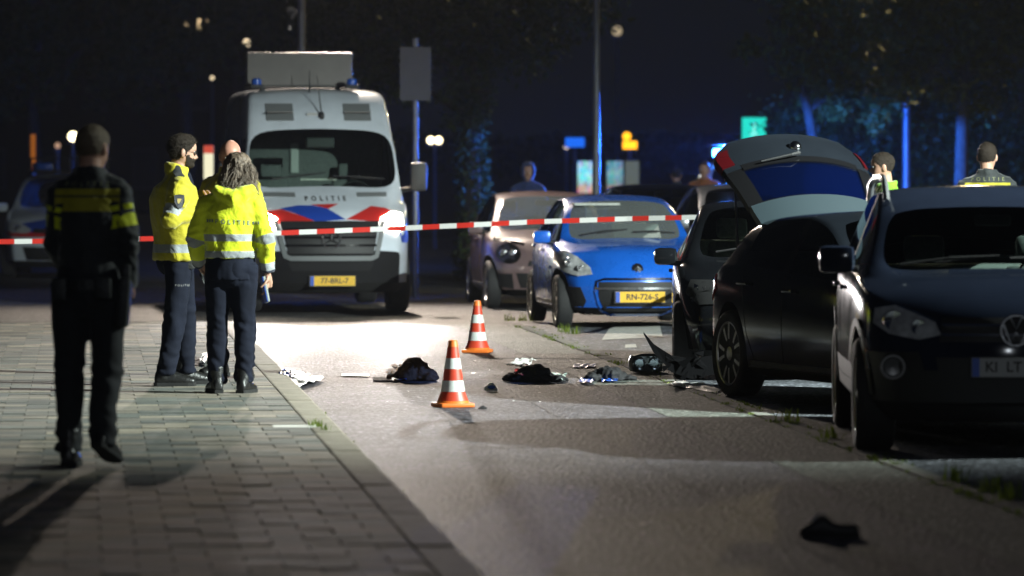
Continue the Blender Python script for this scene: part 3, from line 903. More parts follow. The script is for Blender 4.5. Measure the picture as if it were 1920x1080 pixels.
def hatch_details(C, doors=True, handles=True, plate_txt=None, plate_m=None, lamp=M_REFL, grille=True, wheel_kw=None, lampz=.70, wipers=True, tails=True, mirrors=(1, -1)):
    S = C['S']; car = C['parent']; st = S['st']; a = C['L'] / 4.0; h = max(s[1] for s in st) / 1.445; b = S['half'] / .85
    if lamp:
        pl = [(-.74 * b, (lampz - .03) * h), (-.70 * b, (lampz + .075) * h), (-.56 * b, (lampz + .07) * h), (-.38 * b, (lampz - .02) * h), (-.42 * b, (lampz - .075) * h), (-.62 * b, (lampz - .075) * h)]
        for p in (pl, mir(pl)):
            o = patch(C, p, 'front', lamp, 'headlight', .008)
            cx = sum(q[0] for q in p) / len(p); cz = sum(q[1] for q in p) / len(p)
            hp, nn = _ray(C, 'front', cx, cz)
            MB().lathe([(.01, -.012), (.05, -.010), (.055, .01)], 18, 'y', (cx, hp.y, cz)).build('lamp_ring', M_CHROME, o, 40)
    if grille:
        patch(C, [(-.34 * b, (lampz - .01) * h), (-.36 * b, (lampz - .075) * h), (.36 * b, (lampz - .075) * h), (.34 * b, (lampz - .01) * h)], 'front', M_BLACK, 'grille', .006)
        patch(C, [(-.50 * b, .44 * h), (-.44 * b, .26 * h), (.44 * b, .26 * h), (.50 * b, .44 * h)], 'front', M_BLACK, 'lower_intake', .006)
    if plate_txt:
        hp, nn = _ray(C, 'front', 0, .44 * h); plate(car, plate_txt, (0, hp.y - .012, .44 * h), plate_m or M_YEL)
    for s in (1, -1):
        if doors:
            zb = lambda t: interp([(q[0], q[2]) for q in st], t)
            t1, t2, t3 = 1.12 * a, 2.19 * a, 3.02 * a
            seam(C, [(t1, zb(t1) - .02), (t1 - .03, .6 * h), (t1 + .03, .30 * h), (t2, .29 * h), (t2 + .01, zb(t2) - .02)], 'side', s=s)
            seam(C, [(t2, .29 * h), (t3 - .25 * a, .30 * h), (t3 - .1 * a, .52 * h), (t3 + .03, zb(t3) - .03)], 'side', s=s)
            for t in (t2 - .14, t3 - .06):
                hp, nn = _ray(C, 'side', t, zb(t) - .11, s)
                MB().box(hp + nn * .02, (.035, .19, .026), bev=.01).build('door_handle', S['paint'], car, 40)
            zz = .30 * h
            patch(C, [(1.2 * a, zz - .035), (1.2 * a, zz), (2.85 * a, zz), (2.85 * a, zz - .035)], 'side', M_BLACK, 'sill_trim', .008, s=s, grid=.2)
    kw = dict(r=S['wr'], w=.20, rr_=S['wr'] * .70, spokes=5, style='twin'); kw.update(wheel_kw or {})
    for t in S['axles']:
        for s in (1, -1): wheel(car, s * (S['half'] - .012 - kw['w'] / 2), t, **kw)
    cw = st[S['mk']['cowl']]
    for s in mirrors:
        mirror(car, s * (cw[3] + .0), cw[0] + .28, cw[2] + .055, S['paint'], s)
    if wipers:
        wiper(car, C, (-.50 * b, cw[0] + .10), (.02, cw[0] + .13)); wiper(car, C, (.08 * b, cw[0] + .08), (.56 * b, cw[0] + .16))
    if tails:
        L = C['L']
        for s in (1, -1):
            patch(C, [(s * .50 * b, .80 * h), (s * .50 * b, .93 * h), (s * .68 * b, .93 * h), (s * .70 * b, .80 * h)], 'rear', M_REDL, 'tail_light', .008)
            patch(C, [(L - .30, .82 * h), (L - .24, .94 * h), (L - .13, .92 * h), (L - .10, .80 * h)], 'side', M_REDL, 'tail_light', .008, s=s)

def place_car(name, px, d, rz, label, cat='car', group=None):
    return empty(name, (Xp(px, d), d, 0), rz, label, cat, group)

# ---------------------------------------------------------------- police van
def build_van():
    e = place_car('police_van', 622, 55.2, 0.13, 'white high-roofed police van with red and blue stripes and lit headlights', 'van')
    st = [(0, 1.02, .95, .80), (.28, 1.20, 1.09, .91), (.60, 1.34, 1.20, .955), (.88, 1.475, 1.27, .97), (1.18, 1.82, 1.29, .975), (1.50, 2.15, 1.30, .98),
          (1.72, 2.40, 1.31, .98), (2.0, 2.58, 1.32, .98), (2.12, 2.62, 1.32, .98), (2.7, 2.67, 1.33, .98), (5.3, 2.66, 1.34, .97), (5.84, 2.60, 1.36, .95), (5.92, 1.5, 1.36, .93)]
    S = dict(st=st, mk=dict(cowl=3, head=5, b1=98, b2=99, cp=5, rr=96, rg=11), lev=[0, .012, .018, .015, .008, -.10], zmid=.62, zsill=.36, low=.24, tumble=.10, pillar=.03, kf=.26, kcowl=.16, kb=.04,
             nose=[.10, .03, .0, .0, .03, .2], tail=[0, 0, 0, 0, .02, .1], axles=(1.02, 4.70), arch=.40, wr=.345, half=.995, paint=P_WHITE, crown=.05, dark_bumper=2, crease=1.0, trim=mat('bumper_dark', (.006, .006, .007), .75, spec=.2), side_glass=M_GLASSD)
    C = car_body('police_van', S, e)
    s_, cx = 163.0, 622.0
    q = lambda pts: [((x - cx) / s_, CH - (y - HZ) / s_) for x, y in pts]
    gr = q([(528, 416), (540, 478), (706, 478), (716, 416)])
    gr = [(-.57, 1.065), (-.49, .70), (.49, .70), (.57, 1.065)]
    patch(C, gr, 'front', M_BLACK, 'grille', .012, parent=e)
    for z in (.79, .88, .97):
        seam(C, [(-.52, z), (.52, z)], 'front', M_TRIM, 'grille_bar', .028, .022)
    seam(C, [(-.62, 1.07), (-.52, .67), (-.46, .645), (.46, .645), (.52, .67), (.62, 1.07)], 'front', M_GREYV, 'grille_surround', .055, .02)
    hp, nn = _ray(C, 'front', 0, .86)
    sm = MB(); n = 32
    sm.tube([(.105 * cos(2 * pi * k / n), hp.y - .03, .86 + .105 * sin(2 * pi * k / n)) for k in range(n + 1)], .009, 6)
    for a in (pi / 2, pi / 2 + 2 * pi / 3, pi / 2 - 2 * pi / 3):
        sm.tube([(0, hp.y - .032, .86), (.10 * cos(a), hp.y - .03, .86 + .10 * sin(a))], [.014, .005], 6)
    sm.build('star_badge', M_CHROME, e)
    patch(C, [(-.5, .60), (-.45, .50), (.45, .50), (.5, .60)], 'front', M_DARK, 'lower_intake', .008)
    hp, nn = _ray(C, 'front', 0, .385); plate(e, '77-BRL-7', (0.012, hp.y - .02, .385), M_YEL)
    # headlights, both lit
    for s in (1, -1):
        p = [(s * .62, .97), (s * .60, 1.10), (s * .74, 1.17), (s * .86, 1.15), (s * .87, 1.0), (s * .78, .93)]
        o = patch(C, p, 'front', glow('headlamp_glow', (1, .84, .62), 120.0), 'headlight', .010)
        hp, nn = _ray(C, 'front', s * .74, 1.04)
        lens = MB().lathe([(.004, -.03), (.075, -.025), (.085, .01), (.06, .05)], 24, 'y', (s * .74, hp.y - .01, 1.04)).build('headlight_lens', M_HEAD, o, 40)
        lo = Vector((s * .74, hp.y - .10, 1.04))
        spot('dipped_beam', e, lo, lo + Vector((-1.5, -12, -1.0)), 1900, (1.0, .94, .92), 32, 1.0, .05)
    W_ = lambda pts: q(pts)
    patch(C, q([(500, 398), (533, 393), (595, 414), (515, 421), (497, 420)]), 'front', M_PRED, 'red_stripe', .003, skirt=.004)
    patch(C, q([(531, 392), (564, 386), (593, 386), (619, 392), (651, 412), (595, 416), (554, 399)]), 'front', M_PBLUE, 'blue_stripe', .0045, skirt=.004)
    patch(C, q([(590, 384), (641, 383), (621, 392)]), 'front', M_PRED, 'red_stripe', .003, skirt=.004)
    patch(C, q([(652, 412), (704, 387), (733, 391), (760, 406), (725, 410), (715, 416)]), 'front', M_PRED, 'red_stripe', .003, skirt=.004)
    lay_text(C, 'POLITIE', .075, -.02, 1.325, 'front', M_INK, 'lettering', 2.0, .004, bold=.002)
    for s in (1, -1):
        patch(C, [(s * .36, 1.345), (s * .36, 1.395), (s * .72, 1.40), (s * .72, 1.35)], 'front', M_GREYV, 'bonnet_vent', .006)
    # roof cap: two hooded vents, marker lamp, aerials
    for s in (1, -1):
        v = patch(C, [(s * .30, 2.24), (s * .30, 2.44), (s * .62, 2.44), (s * .62, 2.24)], 'front', M_GREYV, 'roof_vent', .012)
        hp, nn = _ray(C, 'front', s * .46, 2.36)
        MB().box((s * .46, hp.y - .06, 2.345), (.31, .11, .012)).build('vent_slat', M_ALU, v)
    hp, nn = _ray(C, 'front', 0, 2.31); MB().box((-.08, hp.y - .01, 2.32), (.13, .02, .03), bev=.006).build('marker_lamp', M_WPL, e)
    ae = MB().blob((0.03, hp.y - .03, 2.30), (.035, .04, .055)); ae.tube([(.03, hp.y - .03, 2.3), (-.02, hp.y + .02, 2.78)], [.009, .004], 6); ae.build('aerial', M_BLACK, e)
    MB().tube([(-.08, 2.0, 2.58), (-.08, 2.0, 2.85)], [.012, .004], 6).build('aerial', M_BLACK, e)
    # folded warning board and beacons on the roof
    bd = MB().box((-.16, 2.45, 2.86), (1.27, .06, .42), bev=.012).build('roof_board', M_ALU, e)
    for x in (-.6, .3): MB().box((x, 2.5, 2.64), (.05, .25, .06)).build('board_bracket', M_BLACK, bd)
    MB().box((-.16, 2.42, 2.665), (1.35, .08, .02)).build('board_rail', M_BLACK, bd)
    for x in (-.70, .44):
        b = MB().box((x, 2.15, 2.655), (.16, .16, .045), bev=.01).build('beacon_base', M_BLACK, e)
        MB().lathe([(.062, 2.67), (.06, 2.735), (.035, 2.755)], 16, 'z', (x, 2.15, 0)).build('beacon_lens', M_BLUEOFF, b, 40)
    # door windows, mirrors, wipers, cabin
    for s in (1, -1):
        patch(C, [(1.30, 1.42), (1.62, 2.02), (2.06, 2.05), (2.06, 1.42)], 'side', M_TRIM, 'door_window', .006, s=s)
        patch(C, [(2.5, 1.42), (2.5, 2.05), (3.7, 2.05), (3.7, 1.42)], 'side', M_TRIM, 'door_window', .006, s=s)
        seam(C, [(1.22, 1.3), (1.22, .6), (2.14, .5), (2.14, 2.15)], 'side', s=s)
        m_ = MB().box((s * 1.13, 1.12, 1.58), (.20, .12, .34), bev=.05).build('wing_mirror', M_BLACK, e, 40)
        MB().tube([(s * .93, 1.22, 1.42), (s * 1.1, 1.15, 1.45)], .03, 8).build('mirror_arm', M_BLACK, m_)
        patch(C, [(.35, .82), (.35, 1.1), (5.8, 1.1), (5.8, .82)], 'side', M_PBLUE, 'blue_stripe', .004, s=s, grid=.15, skirt=.004)
        patch(C, [(2.2, 1.12), (2.6, 1.36), (3.4, 1.36), (3.0, 1.12)], 'side', M_PRED, 'red_stripe', .004, s=s, grid=.15, skirt=.004)
        for t in S['axles']: wheel(e, s * .86, t, .345, .235, .21, 5, 'plain', m=M_RIMD)
    wiper(e, C, (-.62, 1.02), (.02, 1.02)); wiper(e, C, (.1, .98), (.72, 1.06))
    MB().box((0, 3.0, .5), (1.8, 4.4, .05)).build('cabin_floor', M_DARK, e)
    MB().box((0, 2.75, 1.55), (1.72, .05, 1.95)).build('bulkhead', M_INT, e)
    dashboard(e, .86, .98, 1.5, 1.40)
    steering(e, .44, 1.68, 1.36)
    for x in (-.5, .44): seat(e, x, 2.1, .85, M_INT, .62)
    MB().box((-.05, 1.12, 1.55), (.42, .03, .02)).build('document_tray', M_INTL, e)
    MB().box((0, 1.50, 1.98), (.34, .05, .13), bev=.03).build('rear_view_mirror', M_BLACK, e)
    MB().box((-.2, 2.70, 1.80), (.10, .03, .36), bev=.02).build('grab_handle', M_WPL, e)
    return e
van = build_van()

# ---------------------------------------------------------------- blue city car
def city_spec(paint):
    st = [(0, .755, .70, .60), (.30, .855, .775, .72), (.62, .905, .835, .755), (.90, .945, .88, .77), (1.22, 1.17, .90, .775), (1.55, 1.345, .915, .775),
          (1.95, 1.40, .925, .775), (2.04, 1.405, .93, .775), (2.45, 1.40, .95, .77), (2.80, 1.38, .98, .755), (3.10, 1.33, 1.0, .73), (3.34, .98, .95, .70), (3.43, .88, .86, .66)]
    return dict(st=st, mk=dict(cowl=3, head=5, b1=6, b2=7, cp=9, rr=10, rg=11), lev=[0, .03, .045, .035, .015, -.10], zmid=.40, zsill=.23, low=.15, tumble=.17, kf=.26,
                nose=[.16, .06, .0, .0, .04, .2], tail=[.04, .01, 0, 0, .04, .2], axles=(.66, 3.0), arch=.33, wr=.285, half=.81, paint=paint, screen=veiled_glass('misty_glass', (.80, .92, .90), .16))
def build_blue():
    e = place_car('blue_city_car', 1197, 50.0, 0.11, 'small bright blue city car with yellow number plate facing the camera', 'car')
    S = city_spec(P_BLUE); C = car_body('blue_city_car', S, e)
    hatch_details(C, lamp=None, grille=False, wheel_kw=dict(r=.285, w=.165, rr_=.20, spokes=6, style='plain'), tails=True)
    interior(e, S, M_INTL)
    for s in (1, -1):
        p = [(s * .785, .70), (s * .77, .80), (s * .70, .815), (s * .58, .755), (s * .475, .65), (s * .46, .575), (s * .60, .555), (s * .72, .60)]
        o = patch(C, p, 'front', M_REFL, 'headlight', .012)
        for (x, z, r) in ((.66, .70, .055), (.56, .64, .045)):
            hp, nn = _ray(C, 'front', s * x, z)
            MB().lathe([(.004, -.008), (r * .7, -.002), (r, -.022), (r * 1.1, .01)], 20, 'y', (s * x, hp.y - .004, z)).build('lamp_reflector', M_CHROME, o, 40)
        f = patch(C, [(s * .74, .45), (s * .58, .445), (s * .52, .30), (s * .56, .20), (s * .66, .21), (s * .72, .32)], 'front', M_BLACK, 'fog_recess', .008)
        seam(C, [(s * .725, .42), (s * .66, .25)], 'front', M_CHROME, 'light_strip', .022, .016)
        patch(C, [(1.0, .62), (1.0, .655), (2.8, .675), (2.8, .64)], 'side', P_BLUE, 'side_moulding', .014, s=s, grid=.1)
    g = patch(C, [(-.40, .50), (-.40, .33), (-.33, .20), (.33, .20), (.40, .33), (.40, .50)], 'front', M_BLACK, 'grille', .008)
    seam(C, [(-.43, .40), (-.42, .505), (-.34, .53), (.34, .53), (.42, .505), (.43, .40)], 'front', M_CHROME, 'grille_surround', .02, .014)
    seam(C, [(-.42, .435), (.42, .435)], 'front', M_CHROME, 'grille_bar', .022, .018)
    seam(C, [(-.43, .42), (-.38, .22), (-.28, .165), (.28, .165), (.38, .22), (.43, .42)], 'front', P_BLUE, 'grille_lip', .025, .014)
    hp, nn = _ray(C, 'front', .02, .355); plate(e, 'RN-726-S', (.02, hp.y - .018, .345), M_YEL)
    hp, nn = _ray(C, 'front', 0, .635)
    bd = MB().lathe([(.005, -.012), (.058, -.008), (.062, .01)], 24, 'y', (0, hp.y, .635)).build('badge_disc', M_TRIM, e, 40)
    ch = MB()
    for dz in (0, -.032):
        for s in (1, -1): ch.add([(0, hp.y - .018, .672 + dz), (s * .036, hp.y - .016, .630 + dz), (s * .036, hp.y - .016, .614 + dz), (0, hp.y - .018, .652 + dz)], [(0, 1, 2, 3)])
    ch.build('chevron_badge', M_CHROME, bd)
    ae = MB().blob((-.1, 1.85, 1.415), (.02, .03, .02)); ae.tube([(-.1, 1.85, 1.42), (-.17, 2.0, 1.60)], [.006, .003], 6); ae.build('aerial', M_BLACK, e)
    MB().box((.12, 1.05, 1.02), (.5, .004, .28), rot=Matrix.Rotation(-1.05, 3, 'X')).build('sun_shade', M_INTL, e)
    MB().box((-.25, 1.55, 1.30), (.5, .25, .03), bev=.01).build('sun_visor', M_INTL, e)
    return e
blue = build_blue()

# ---------------------------------------------------------------- pale city car behind it
def build_pale():
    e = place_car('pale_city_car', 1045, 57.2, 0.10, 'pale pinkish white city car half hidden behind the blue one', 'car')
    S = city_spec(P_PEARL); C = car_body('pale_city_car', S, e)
    hatch_details(C, lamp=None, grille=True, lampz=.60, wheel_kw=dict(r=.285, w=.165, rr_=.20, spokes=6, style='plain'))
    interior(e, S)
    for s in (1, -1):
        cx, cz = s * .55, .655; n = 20
        o = patch(C, [(cx + .135 * cos(2 * pi * k / n), cz + .12 * sin(2 * pi * k / n)) for k in range(n)], 'front', M_TRIM, 'headlight', .014)
        for dx in (-.05, .05):
            hp, nn = _ray(C, 'front', cx + dx, cz)
            MB().lathe([(.004, -.012), (.04, -.006), (.055, -.028), (.06, .0)], 18, 'y', (cx + dx, hp.y - .006, cz)).build('lamp_reflector', M_CHROME, o, 40)
        seam(C, [(s * .70, .82), (s * .55, .80), (s * .36, .76)], 'front', M_TRIM, 'running_light', .03, .012)
        patch(C, [(s * .68, .42), (s * .52, .42), (s * .50, .24), (s * .66, .26)], 'front', M_PRED if False else M_BLACK, 'bumper_recess', .006)
    return e
build_pale()

# ---------------------------------------------------------------- dark hatchback with open tailgate
def build_open():
    e = empty('open_hatchback', (3.46, 32.85, 0), 0.33, 'dark graphite hatchback with its tailgate standing open', 'car')
    S = spec_hatch(4.0, 1.7, 1.40, P_GRAPH, side_glass=M_GLASSD, rear_glass=M_DARK)  # open boot mouth filled with a dark sheet in place of shade
    S['wr'] = .325; S['arch'] = .365
    C = car_body('open_hatchback', S, e)
    hatch_details(C, wheel_kw=dict(r=.325, w=.21, rr_=.238, spokes=5, style='twin', m=M_RIM), tails=False, mirrors=(1,))
    interior(e, S)
    L = 4.0
    for s in (1, -1):
        patch(C, [(L - .33, .80), (L - .20, .95), (L - .10, .92), (L - .08, .78), (L - .16, .70)], 'side', M_REDL, 'tail_light', .012, s=s)
        patch(C, [(3.02, .33), (3.02, .28), (3.7, .28), (3.7, .33)], 'side', M_BLACK, 'sill_trim', .006, s=s, grid=.2)
    # raised tailgate, hinged at the rear roof edge: shell, window, spoiler, wiper, lamps, struts
    hg = Vector((0, 3.42, 1.36)); ang = radians(38)
    back = Vector((0, cos(ang), sin(ang))); up = Vector((0, -sin(ang), cos(ang))); X = Vector((1, 0, 0))
    def tg(u, x, o=0.0): return hg + X * x + back * u + up * (o + .06 * sin(pi * min(u / .95, 1)) - .15 * (abs(x) / .6) ** 2.2)
    def wid(u): return interp([(0, .50), (.1, .52), (.55, .585), (.8, .60), (.9, .57), (.98, .46)], u)
    def grid_sheet(u0, u1, f0, f1, o, nu=10, nx=16):
        V = []; Fs = []
        for i in range(nu + 1):
            u = lerp(u0, u1, i / nu)
            for j in range(nx + 1): V.append(tg(u, wid(u) * lerp(f0, f1, j / nx), o))
        for i in range(nu):
            for j in range(nx):
                a = i * (nx + 1) + j; Fs.append((a, a + 1, a + nx + 2, a + nx + 1))
        return V, Fs
    def slab(mb, u0, u1, f0, f1, o0, o1, nu=10, nx=16):
        V0, Fs = grid_sheet(u0, u1, f0, f1, o0, nu, nx); V1, _ = grid_sheet(u0, u1, f0, f1, o1, nu, nx); n = len(V0)
        fs = list(Fs) + [tuple(n + k for k in f)[::-1] for f in Fs]
        bd = [j for j in range(nx + 1)] + [i * (nx + 1) + nx for i in range(1, nu + 1)] + [nu * (nx + 1) + j for j in range(nx - 1, -1, -1)] + [i * (nx + 1) for i in range(nu - 1, 0, -1)]
        for a, b in zip(bd, bd[1:] + bd[:1]): fs.append((a, b, n + b, n + a))
        mb.add(V0 + V1, fs); return mb
    t = slab(MB(), .60, .98, -1, 1, 0, -.07).build('tailgate', P_GRAPH, e, 40)
    fr = MB(); slab(fr, .16, .66, -1, -.80, -.004, -.05, 8, 3); slab(fr, .16, .66, .80, 1, -.004, -.05, 8, 3); slab(fr, .57, .64, -.80, .80, .002, -.05, 3, 12); slab(fr, .15, .20, -.80, .80, -.004, -.05, 3, 12)
    fr.build('window_frame', M_TRIM, t, 40)
    slab(MB(), .19, .59, -.81, .81, -.010, -.016, 8, 14).build('rear_window', veiled_glass('blue_glow_glass', (.26, .36, .62), .09, (.008, .03, .15)), t, 40)  # blue beacon glow painted into the tint and film colour
    slab(MB(), -.04, .17, -1, 1, .022, -.03, 5, 16).build('roof_spoiler', mat('spoiler_grey', (.030, .044, .052), .35), t, 40)
    wv = [tg(.64, -.02, .03), tg(.60, -.10, .045), tg(.585, -.34, .03)]
    MB().tube(wv, [.016, .012, .007], 6).build('rear_wiper', M_BLACK, t)
    slab(MB(), .66, .88, -1.012, -.86, .010, -.05, 4, 5).build('tail_light', mat('red_lens_dark', (.07, .004, .006), .2), t, 40)
    slab(MB(), .66, .88, .96, 1.012, .010, -.05, 4, 5).build('tail_light', mat('red_lens_dark', (.07, .004, .006), .2), t, 40)
    MB().blob(tg(.77, 0, .0), (.05, .05, .05)).build('badge', M_CHROME, t, 40)
    for s in (1, -1): MB().tube([tg(.42, s * .56, -.06), (s * .62, 3.62, .98)], [.008, .014], 8).build('gas_strut', M_BLACK, t)
    return e
build_open()

# ---------------------------------------------------------------- black car with smashed front
def build_crash():
    e = place_car('crashed_car', 1468, 37.9, -0.03, 'black car with broken headlight and torn bumper behind the open hatchback', 'car')
    S = spec_hatch(4.1, 1.74, 1.44, P_BLACK)
    def crumple(bm):
        for v in bm.verts:
            if v.co.y < .55 and v.co.z < .95:
                k = .05 * (1 - v.co.y / .55)
                v.co += Vector((noise.noise(v.co * 4.1), abs(noise.noise(v.co * 3.3 + Vector((5, 0, 0)))) * 1.6, noise.noise(v.co * 3.9 + Vector((9, 1, 0))) * .5)) * k
    S['edit'] = crumple
    C = car_body('crashed_car', S, e)
    hatch_details(C, lamp=None, wheel_kw=dict(r=.315, w=.2, rr_=.22, spokes=5, style='plain', m=M_RIMD))
    interior(e, S, M_INTL, M_INTL)
    # the smashed lamp: shards of reflector in a black hole
    o = patch(C, [(-.76, .70), (-.72, .80), (-.56, .80), (-.42, .71), (-.50, .62), (-.66, .61)], 'front', M_DARK, 'headlight', .010, label='smashed headlight')
    hp, nn = _ray(C, 'front', -.6, .71); sh = MB(); random.seed(3)
    for k in range(26):
        c = Vector((-.6 + random.uniform(-.13, .13), hp.y - .02 + random.uniform(-.02, .05), .71 + random.uniform(-.07, .07)))
        a, b, d = (Vector((random.uniform(-1, 1), random.uniform(-1, 1), random.uniform(-1, 1))) * random.uniform(.01, .035) for _ in range(3))
        sh.add([c + a, c + b, c + d], [(0, 1, 2)])
    sh.build('lamp_shards', M_CHROME, o)
    patch(C, [(.76, .70), (.72, .80), (.56, .80), (.42, .71), (.50, .62), (.66, .61)][::-1], 'front', M_REFL, 'headlight', .010)
    # torn bumper corner hanging to the ground
    tb = MB(); pts = [(-.50, -.06, .16), (-.72, -.12, .12), (-.88, -.14, .16), (-1.02, -.10, .28), (-1.10, -.06, .40)]
    rings = [[Vector(p) + Vector((0, -.02, h * w)) + Vector((0, d, 0)) for (h, d) in ((-.5, 0), (.5, .02), (.5, .05), (-.5, .03))] for p, w in zip(pts, (.15, .16, .13, .07, .015))]
    tb.rings(rings); tb.build('torn_bumper', mat('torn_plastic_shaded', (.003, .003, .0035), .9, spec=.04), e)  # plastic blackened to paint in the shadow of the hatchback
    jag = MB(); random.seed(9)
    for k in range(22):
        x = -.62 - random.uniform(0, .42); c = Vector((x, -.16 + random.uniform(-.06, .06), random.uniform(.02, .24)))
        jag.add([c, c + Vector((random.uniform(-.09, .09), random.uniform(-.03, .03), random.uniform(.02, .10))), c + Vector((random.uniform(-.05, .05), .03, random.uniform(-.03, .05)))], [(0, 1, 2)])
    jag.build('bumper_splinters', MATS['torn_plastic_shaded'], e)
    return e
build_crash()

# ---------------------------------------------------------------- dark SUV, nearest
def build_suv():
    e = place_car('dark_suv', 1905, 28.1, -0.02, 'dark navy SUV with silver roof rails nearest on the right', 'car')
    raw = [(0, .90, .85, .70), (.34, 1.02, .95, .83), (.75, 1.075, .99, .855), (1.08, 1.10, 1.035, .865), (1.40, 1.29, 1.05, .87), (1.76, 1.475, 1.06, .87),
           (2.30, 1.60, 1.07, .87), (2.39, 1.605, 1.07, .87), (3.0, 1.60, 1.09, .865), (3.55, 1.575, 1.11, .855), (3.95, 1.52, 1.12, .83), (4.28, 1.16, 1.09, .80), (4.43, 1.04, 1.0, .75)]
    S = dict(st=raw, mk=dict(cowl=3, head=5, b1=6, b2=7, cp=9, rr=10, rg=11), lev=[0, .025, .035, .035, .02, -.10], zmid=.52, zsill=.33, low=.20, tumble=.15, kf=.22,
             nose=[.10, .03, .0, .0, .04, .2], tail=[.05, .01, 0, 0, .04, .2], axles=(.88, 3.48), arch=.40, wr=.345, half=.905, paint=P_NAVY, clad=True, trim=M_BLACK)
    C = car_body('dark_suv', S, e)
    s_, cx = 320.0, 1905.0
    q = lambda pts: [((x - cx) / s_, CH - (y - HZ) / s_) for x, y in pts]
    for s in (1, -1):
        p = [(s * .80, .79), (s * .79, .875), (s * .68, .89), (s * .46, .80), (s * .43, .73), (s * .56, .70), (s * .72, .73)]
        o = patch(C, p, 'front', M_REFL, 'headlight', .012)
        for (x, z, r) in ((.70, .81, .058), (.56, .775, .045)):
            hp, nn = _ray(C, 'front', s * x, z)
            MB().lathe([(.004, -.004), (r * .8, -.012), (r, -.02), (r * 1.1, .01)], 20, 'y', (s * x, hp.y - .004, z)).build('lamp_reflector', M_CHROME, o, 40)
        f = patch(C, [(s * .84, .62), (s * .56, .63), (s * .52, .50), (s * .60, .44), (s * .80, .46)], 'front', M_BLACK, 'fog_recess', .006)
        hp, nn = _ray(C, 'front', s * .71, .54)
        MB().lathe([(.004, -.03), (.05, -.034), (.056, -.05), (.07, -.05), (.075, .02)], 24, 'y', (s * .71, hp.y, .54)).build('fog_lamp', mat('fog_glass', (.06, .06, .06), .25), f, 40)
        n = 24; MB().tube([(s * .71 + .068 * cos(2 * pi * k / n), hp.y - .055, .54 + .068 * sin(2 * pi * k / n)) for k in range(n + 1)], .006, 6).build('fog_ring', mat('dull_ring', (.16, .16, .16), .4, .5), f)
    patch(C, [(-.42, .83), (-.44, .69), (.44, .69), (.42, .83)], 'front', M_BLACK, 'grille', .008)
    for z in (.73, .785): seam(C, [(-.42, z), (.42, z)], 'front', M_CHROME, 'grille_bar', .012, .016)
    patch(C, [(-.46, .60), (-.42, .34), (.42, .34), (.46, .60)], 'front', M_BLACK, 'lower_intake', .006)
    patch(C, [(-.60, .33), (-.5, .25), (.5, .25), (.60, .33)], 'front', M_BLACK, 'skid_plate', .02)
    hp, nn = _ray(C, 'front', 0, .76)
    b = MB(); n = 32
    b.tube([(.088 * cos(2 * pi * k / n), hp.y - .035, .76 + .088 * sin(2 * pi * k / n)) for k in range(n + 1)], .010, 6)
    yb = hp.y - .036
    for a, c in (((-.055, .065), (-.016, -.0)), ((.055, .065), (.016, 0)), ((-.016, 0), (.0, .03)), ((.016, 0), (0, .03))): pass
    for pl in ([(-.032, .078), (0, .012), (.032, .078)], [(-.074, .042), (-.034, -.072), (0, -.008), (.034, -.072), (.074, .042)]):
        b.tube([(x, yb, .76 + z) for x, z in pl], .008, 6)
    b.build('round_badge', M_CHROME, e)
    MB().lathe([(.01, yb + .02), (.085, yb + .02), (.09, yb + .05)], 24, 'y', (0, 0, .76)).build('badge_back', M_TRIM, e)
    pl = plate(e, 'KI  LT', (0, 0, .545), M_WPL, dx=-.075); hp, nn = _ray(C, 'front', 0, .545); pl.location = (0, hp.y - .02, .545)
    for s in (1, -1):
        for t in S['axles']: wheel(e, s * .785, t, .345, .225, .235, 5, 'twin')
        mirror(e, s * .885, 1.30, 1.13, P_NAVY, s, (.22, .12, .17))
        # silver roof rail
        pts = []
        for k in range(13):
            t = lerp(1.98, 3.95, k / 12); zt = interp([(r[0], r[1]) for r in raw], t)
            pts.append((s * (.655 - .03 * abs(k / 12 - .5)), t, zt + (.045 if 0 < k < 12 else -.03)))
        MB().tube(pts, [(.022, .026)] * 13, 8).build('roof_rail', mat('rail_silver', (.62, .64, .66), .22, .8), e, 50)
        zb = lambda t: interp([(r[0], r[2]) for r in raw], t)
        seam(C, [(1.16, 1.02), (1.14, .7), (1.22, .42), (2.34, .41), (2.35, 1.05)], 'side', s=s)
        seam(C, [(2.34, .41), (3.05, .42), (3.2, .66), (3.3, 1.06)], 'side', s=s)
        for t in (2.2, 3.15):
            hp, nn = _ray(C, 'side', t, .96, s); MB().box(hp + nn * .02, (.035, .20, .03), bev=.01).build('door_handle', P_NAVY, e, 40)
        for t in S['axles']:
            arc = [(t + .415 * cos(a), .365 + .415 * sin(a)) for a in [pi * k / 16 for k in range(17)]]
            seam(C, arc, 'side', M_BLACK, 'arch_trim', .05, .014, s=s)
        patch(C, [(4.12, .92), (4.16, 1.06), (4.30, 1.06), (4.34, .92)], 'side', M_REDL, 'tail_light', .01, s=s)
    interior(e, S, M_INT)
    wiper(e, C, (-.60, 1.18), (.0, 1.2)); wiper(e, C, (.06, 1.16), (.66, 1.26))
    MB().box((-.05, 1.32, 1.15), (.5, .16, .05), bev=.02).build('dash_papers', M_INTL, e)
    return e
build_suv()

# ---------------------------------------------------------------- cars further back
def build_back():
    e = place_car('dark_parked_car', 1275, 62.5, 0.09, 'dark car whose roof shows behind the blue car', 'car')
    S = spec_hatch(4.2, 1.74, 1.47, P_BLACK, side_glass=M_GLASSD); C = car_body('dark_parked_car', S, e); hatch_details(C); interior(e, S)
    e = place_car('grey_parked_car', 1455, 56.6, 0.09, 'grey car partly hidden between the blue car and the raised tailgate', 'car')
    S = spec_hatch(4.3, 1.78, 1.50, P_SILV); C = car_body('grey_parked_car', S, e); hatch_details(C); interior(e, S)
build_back()

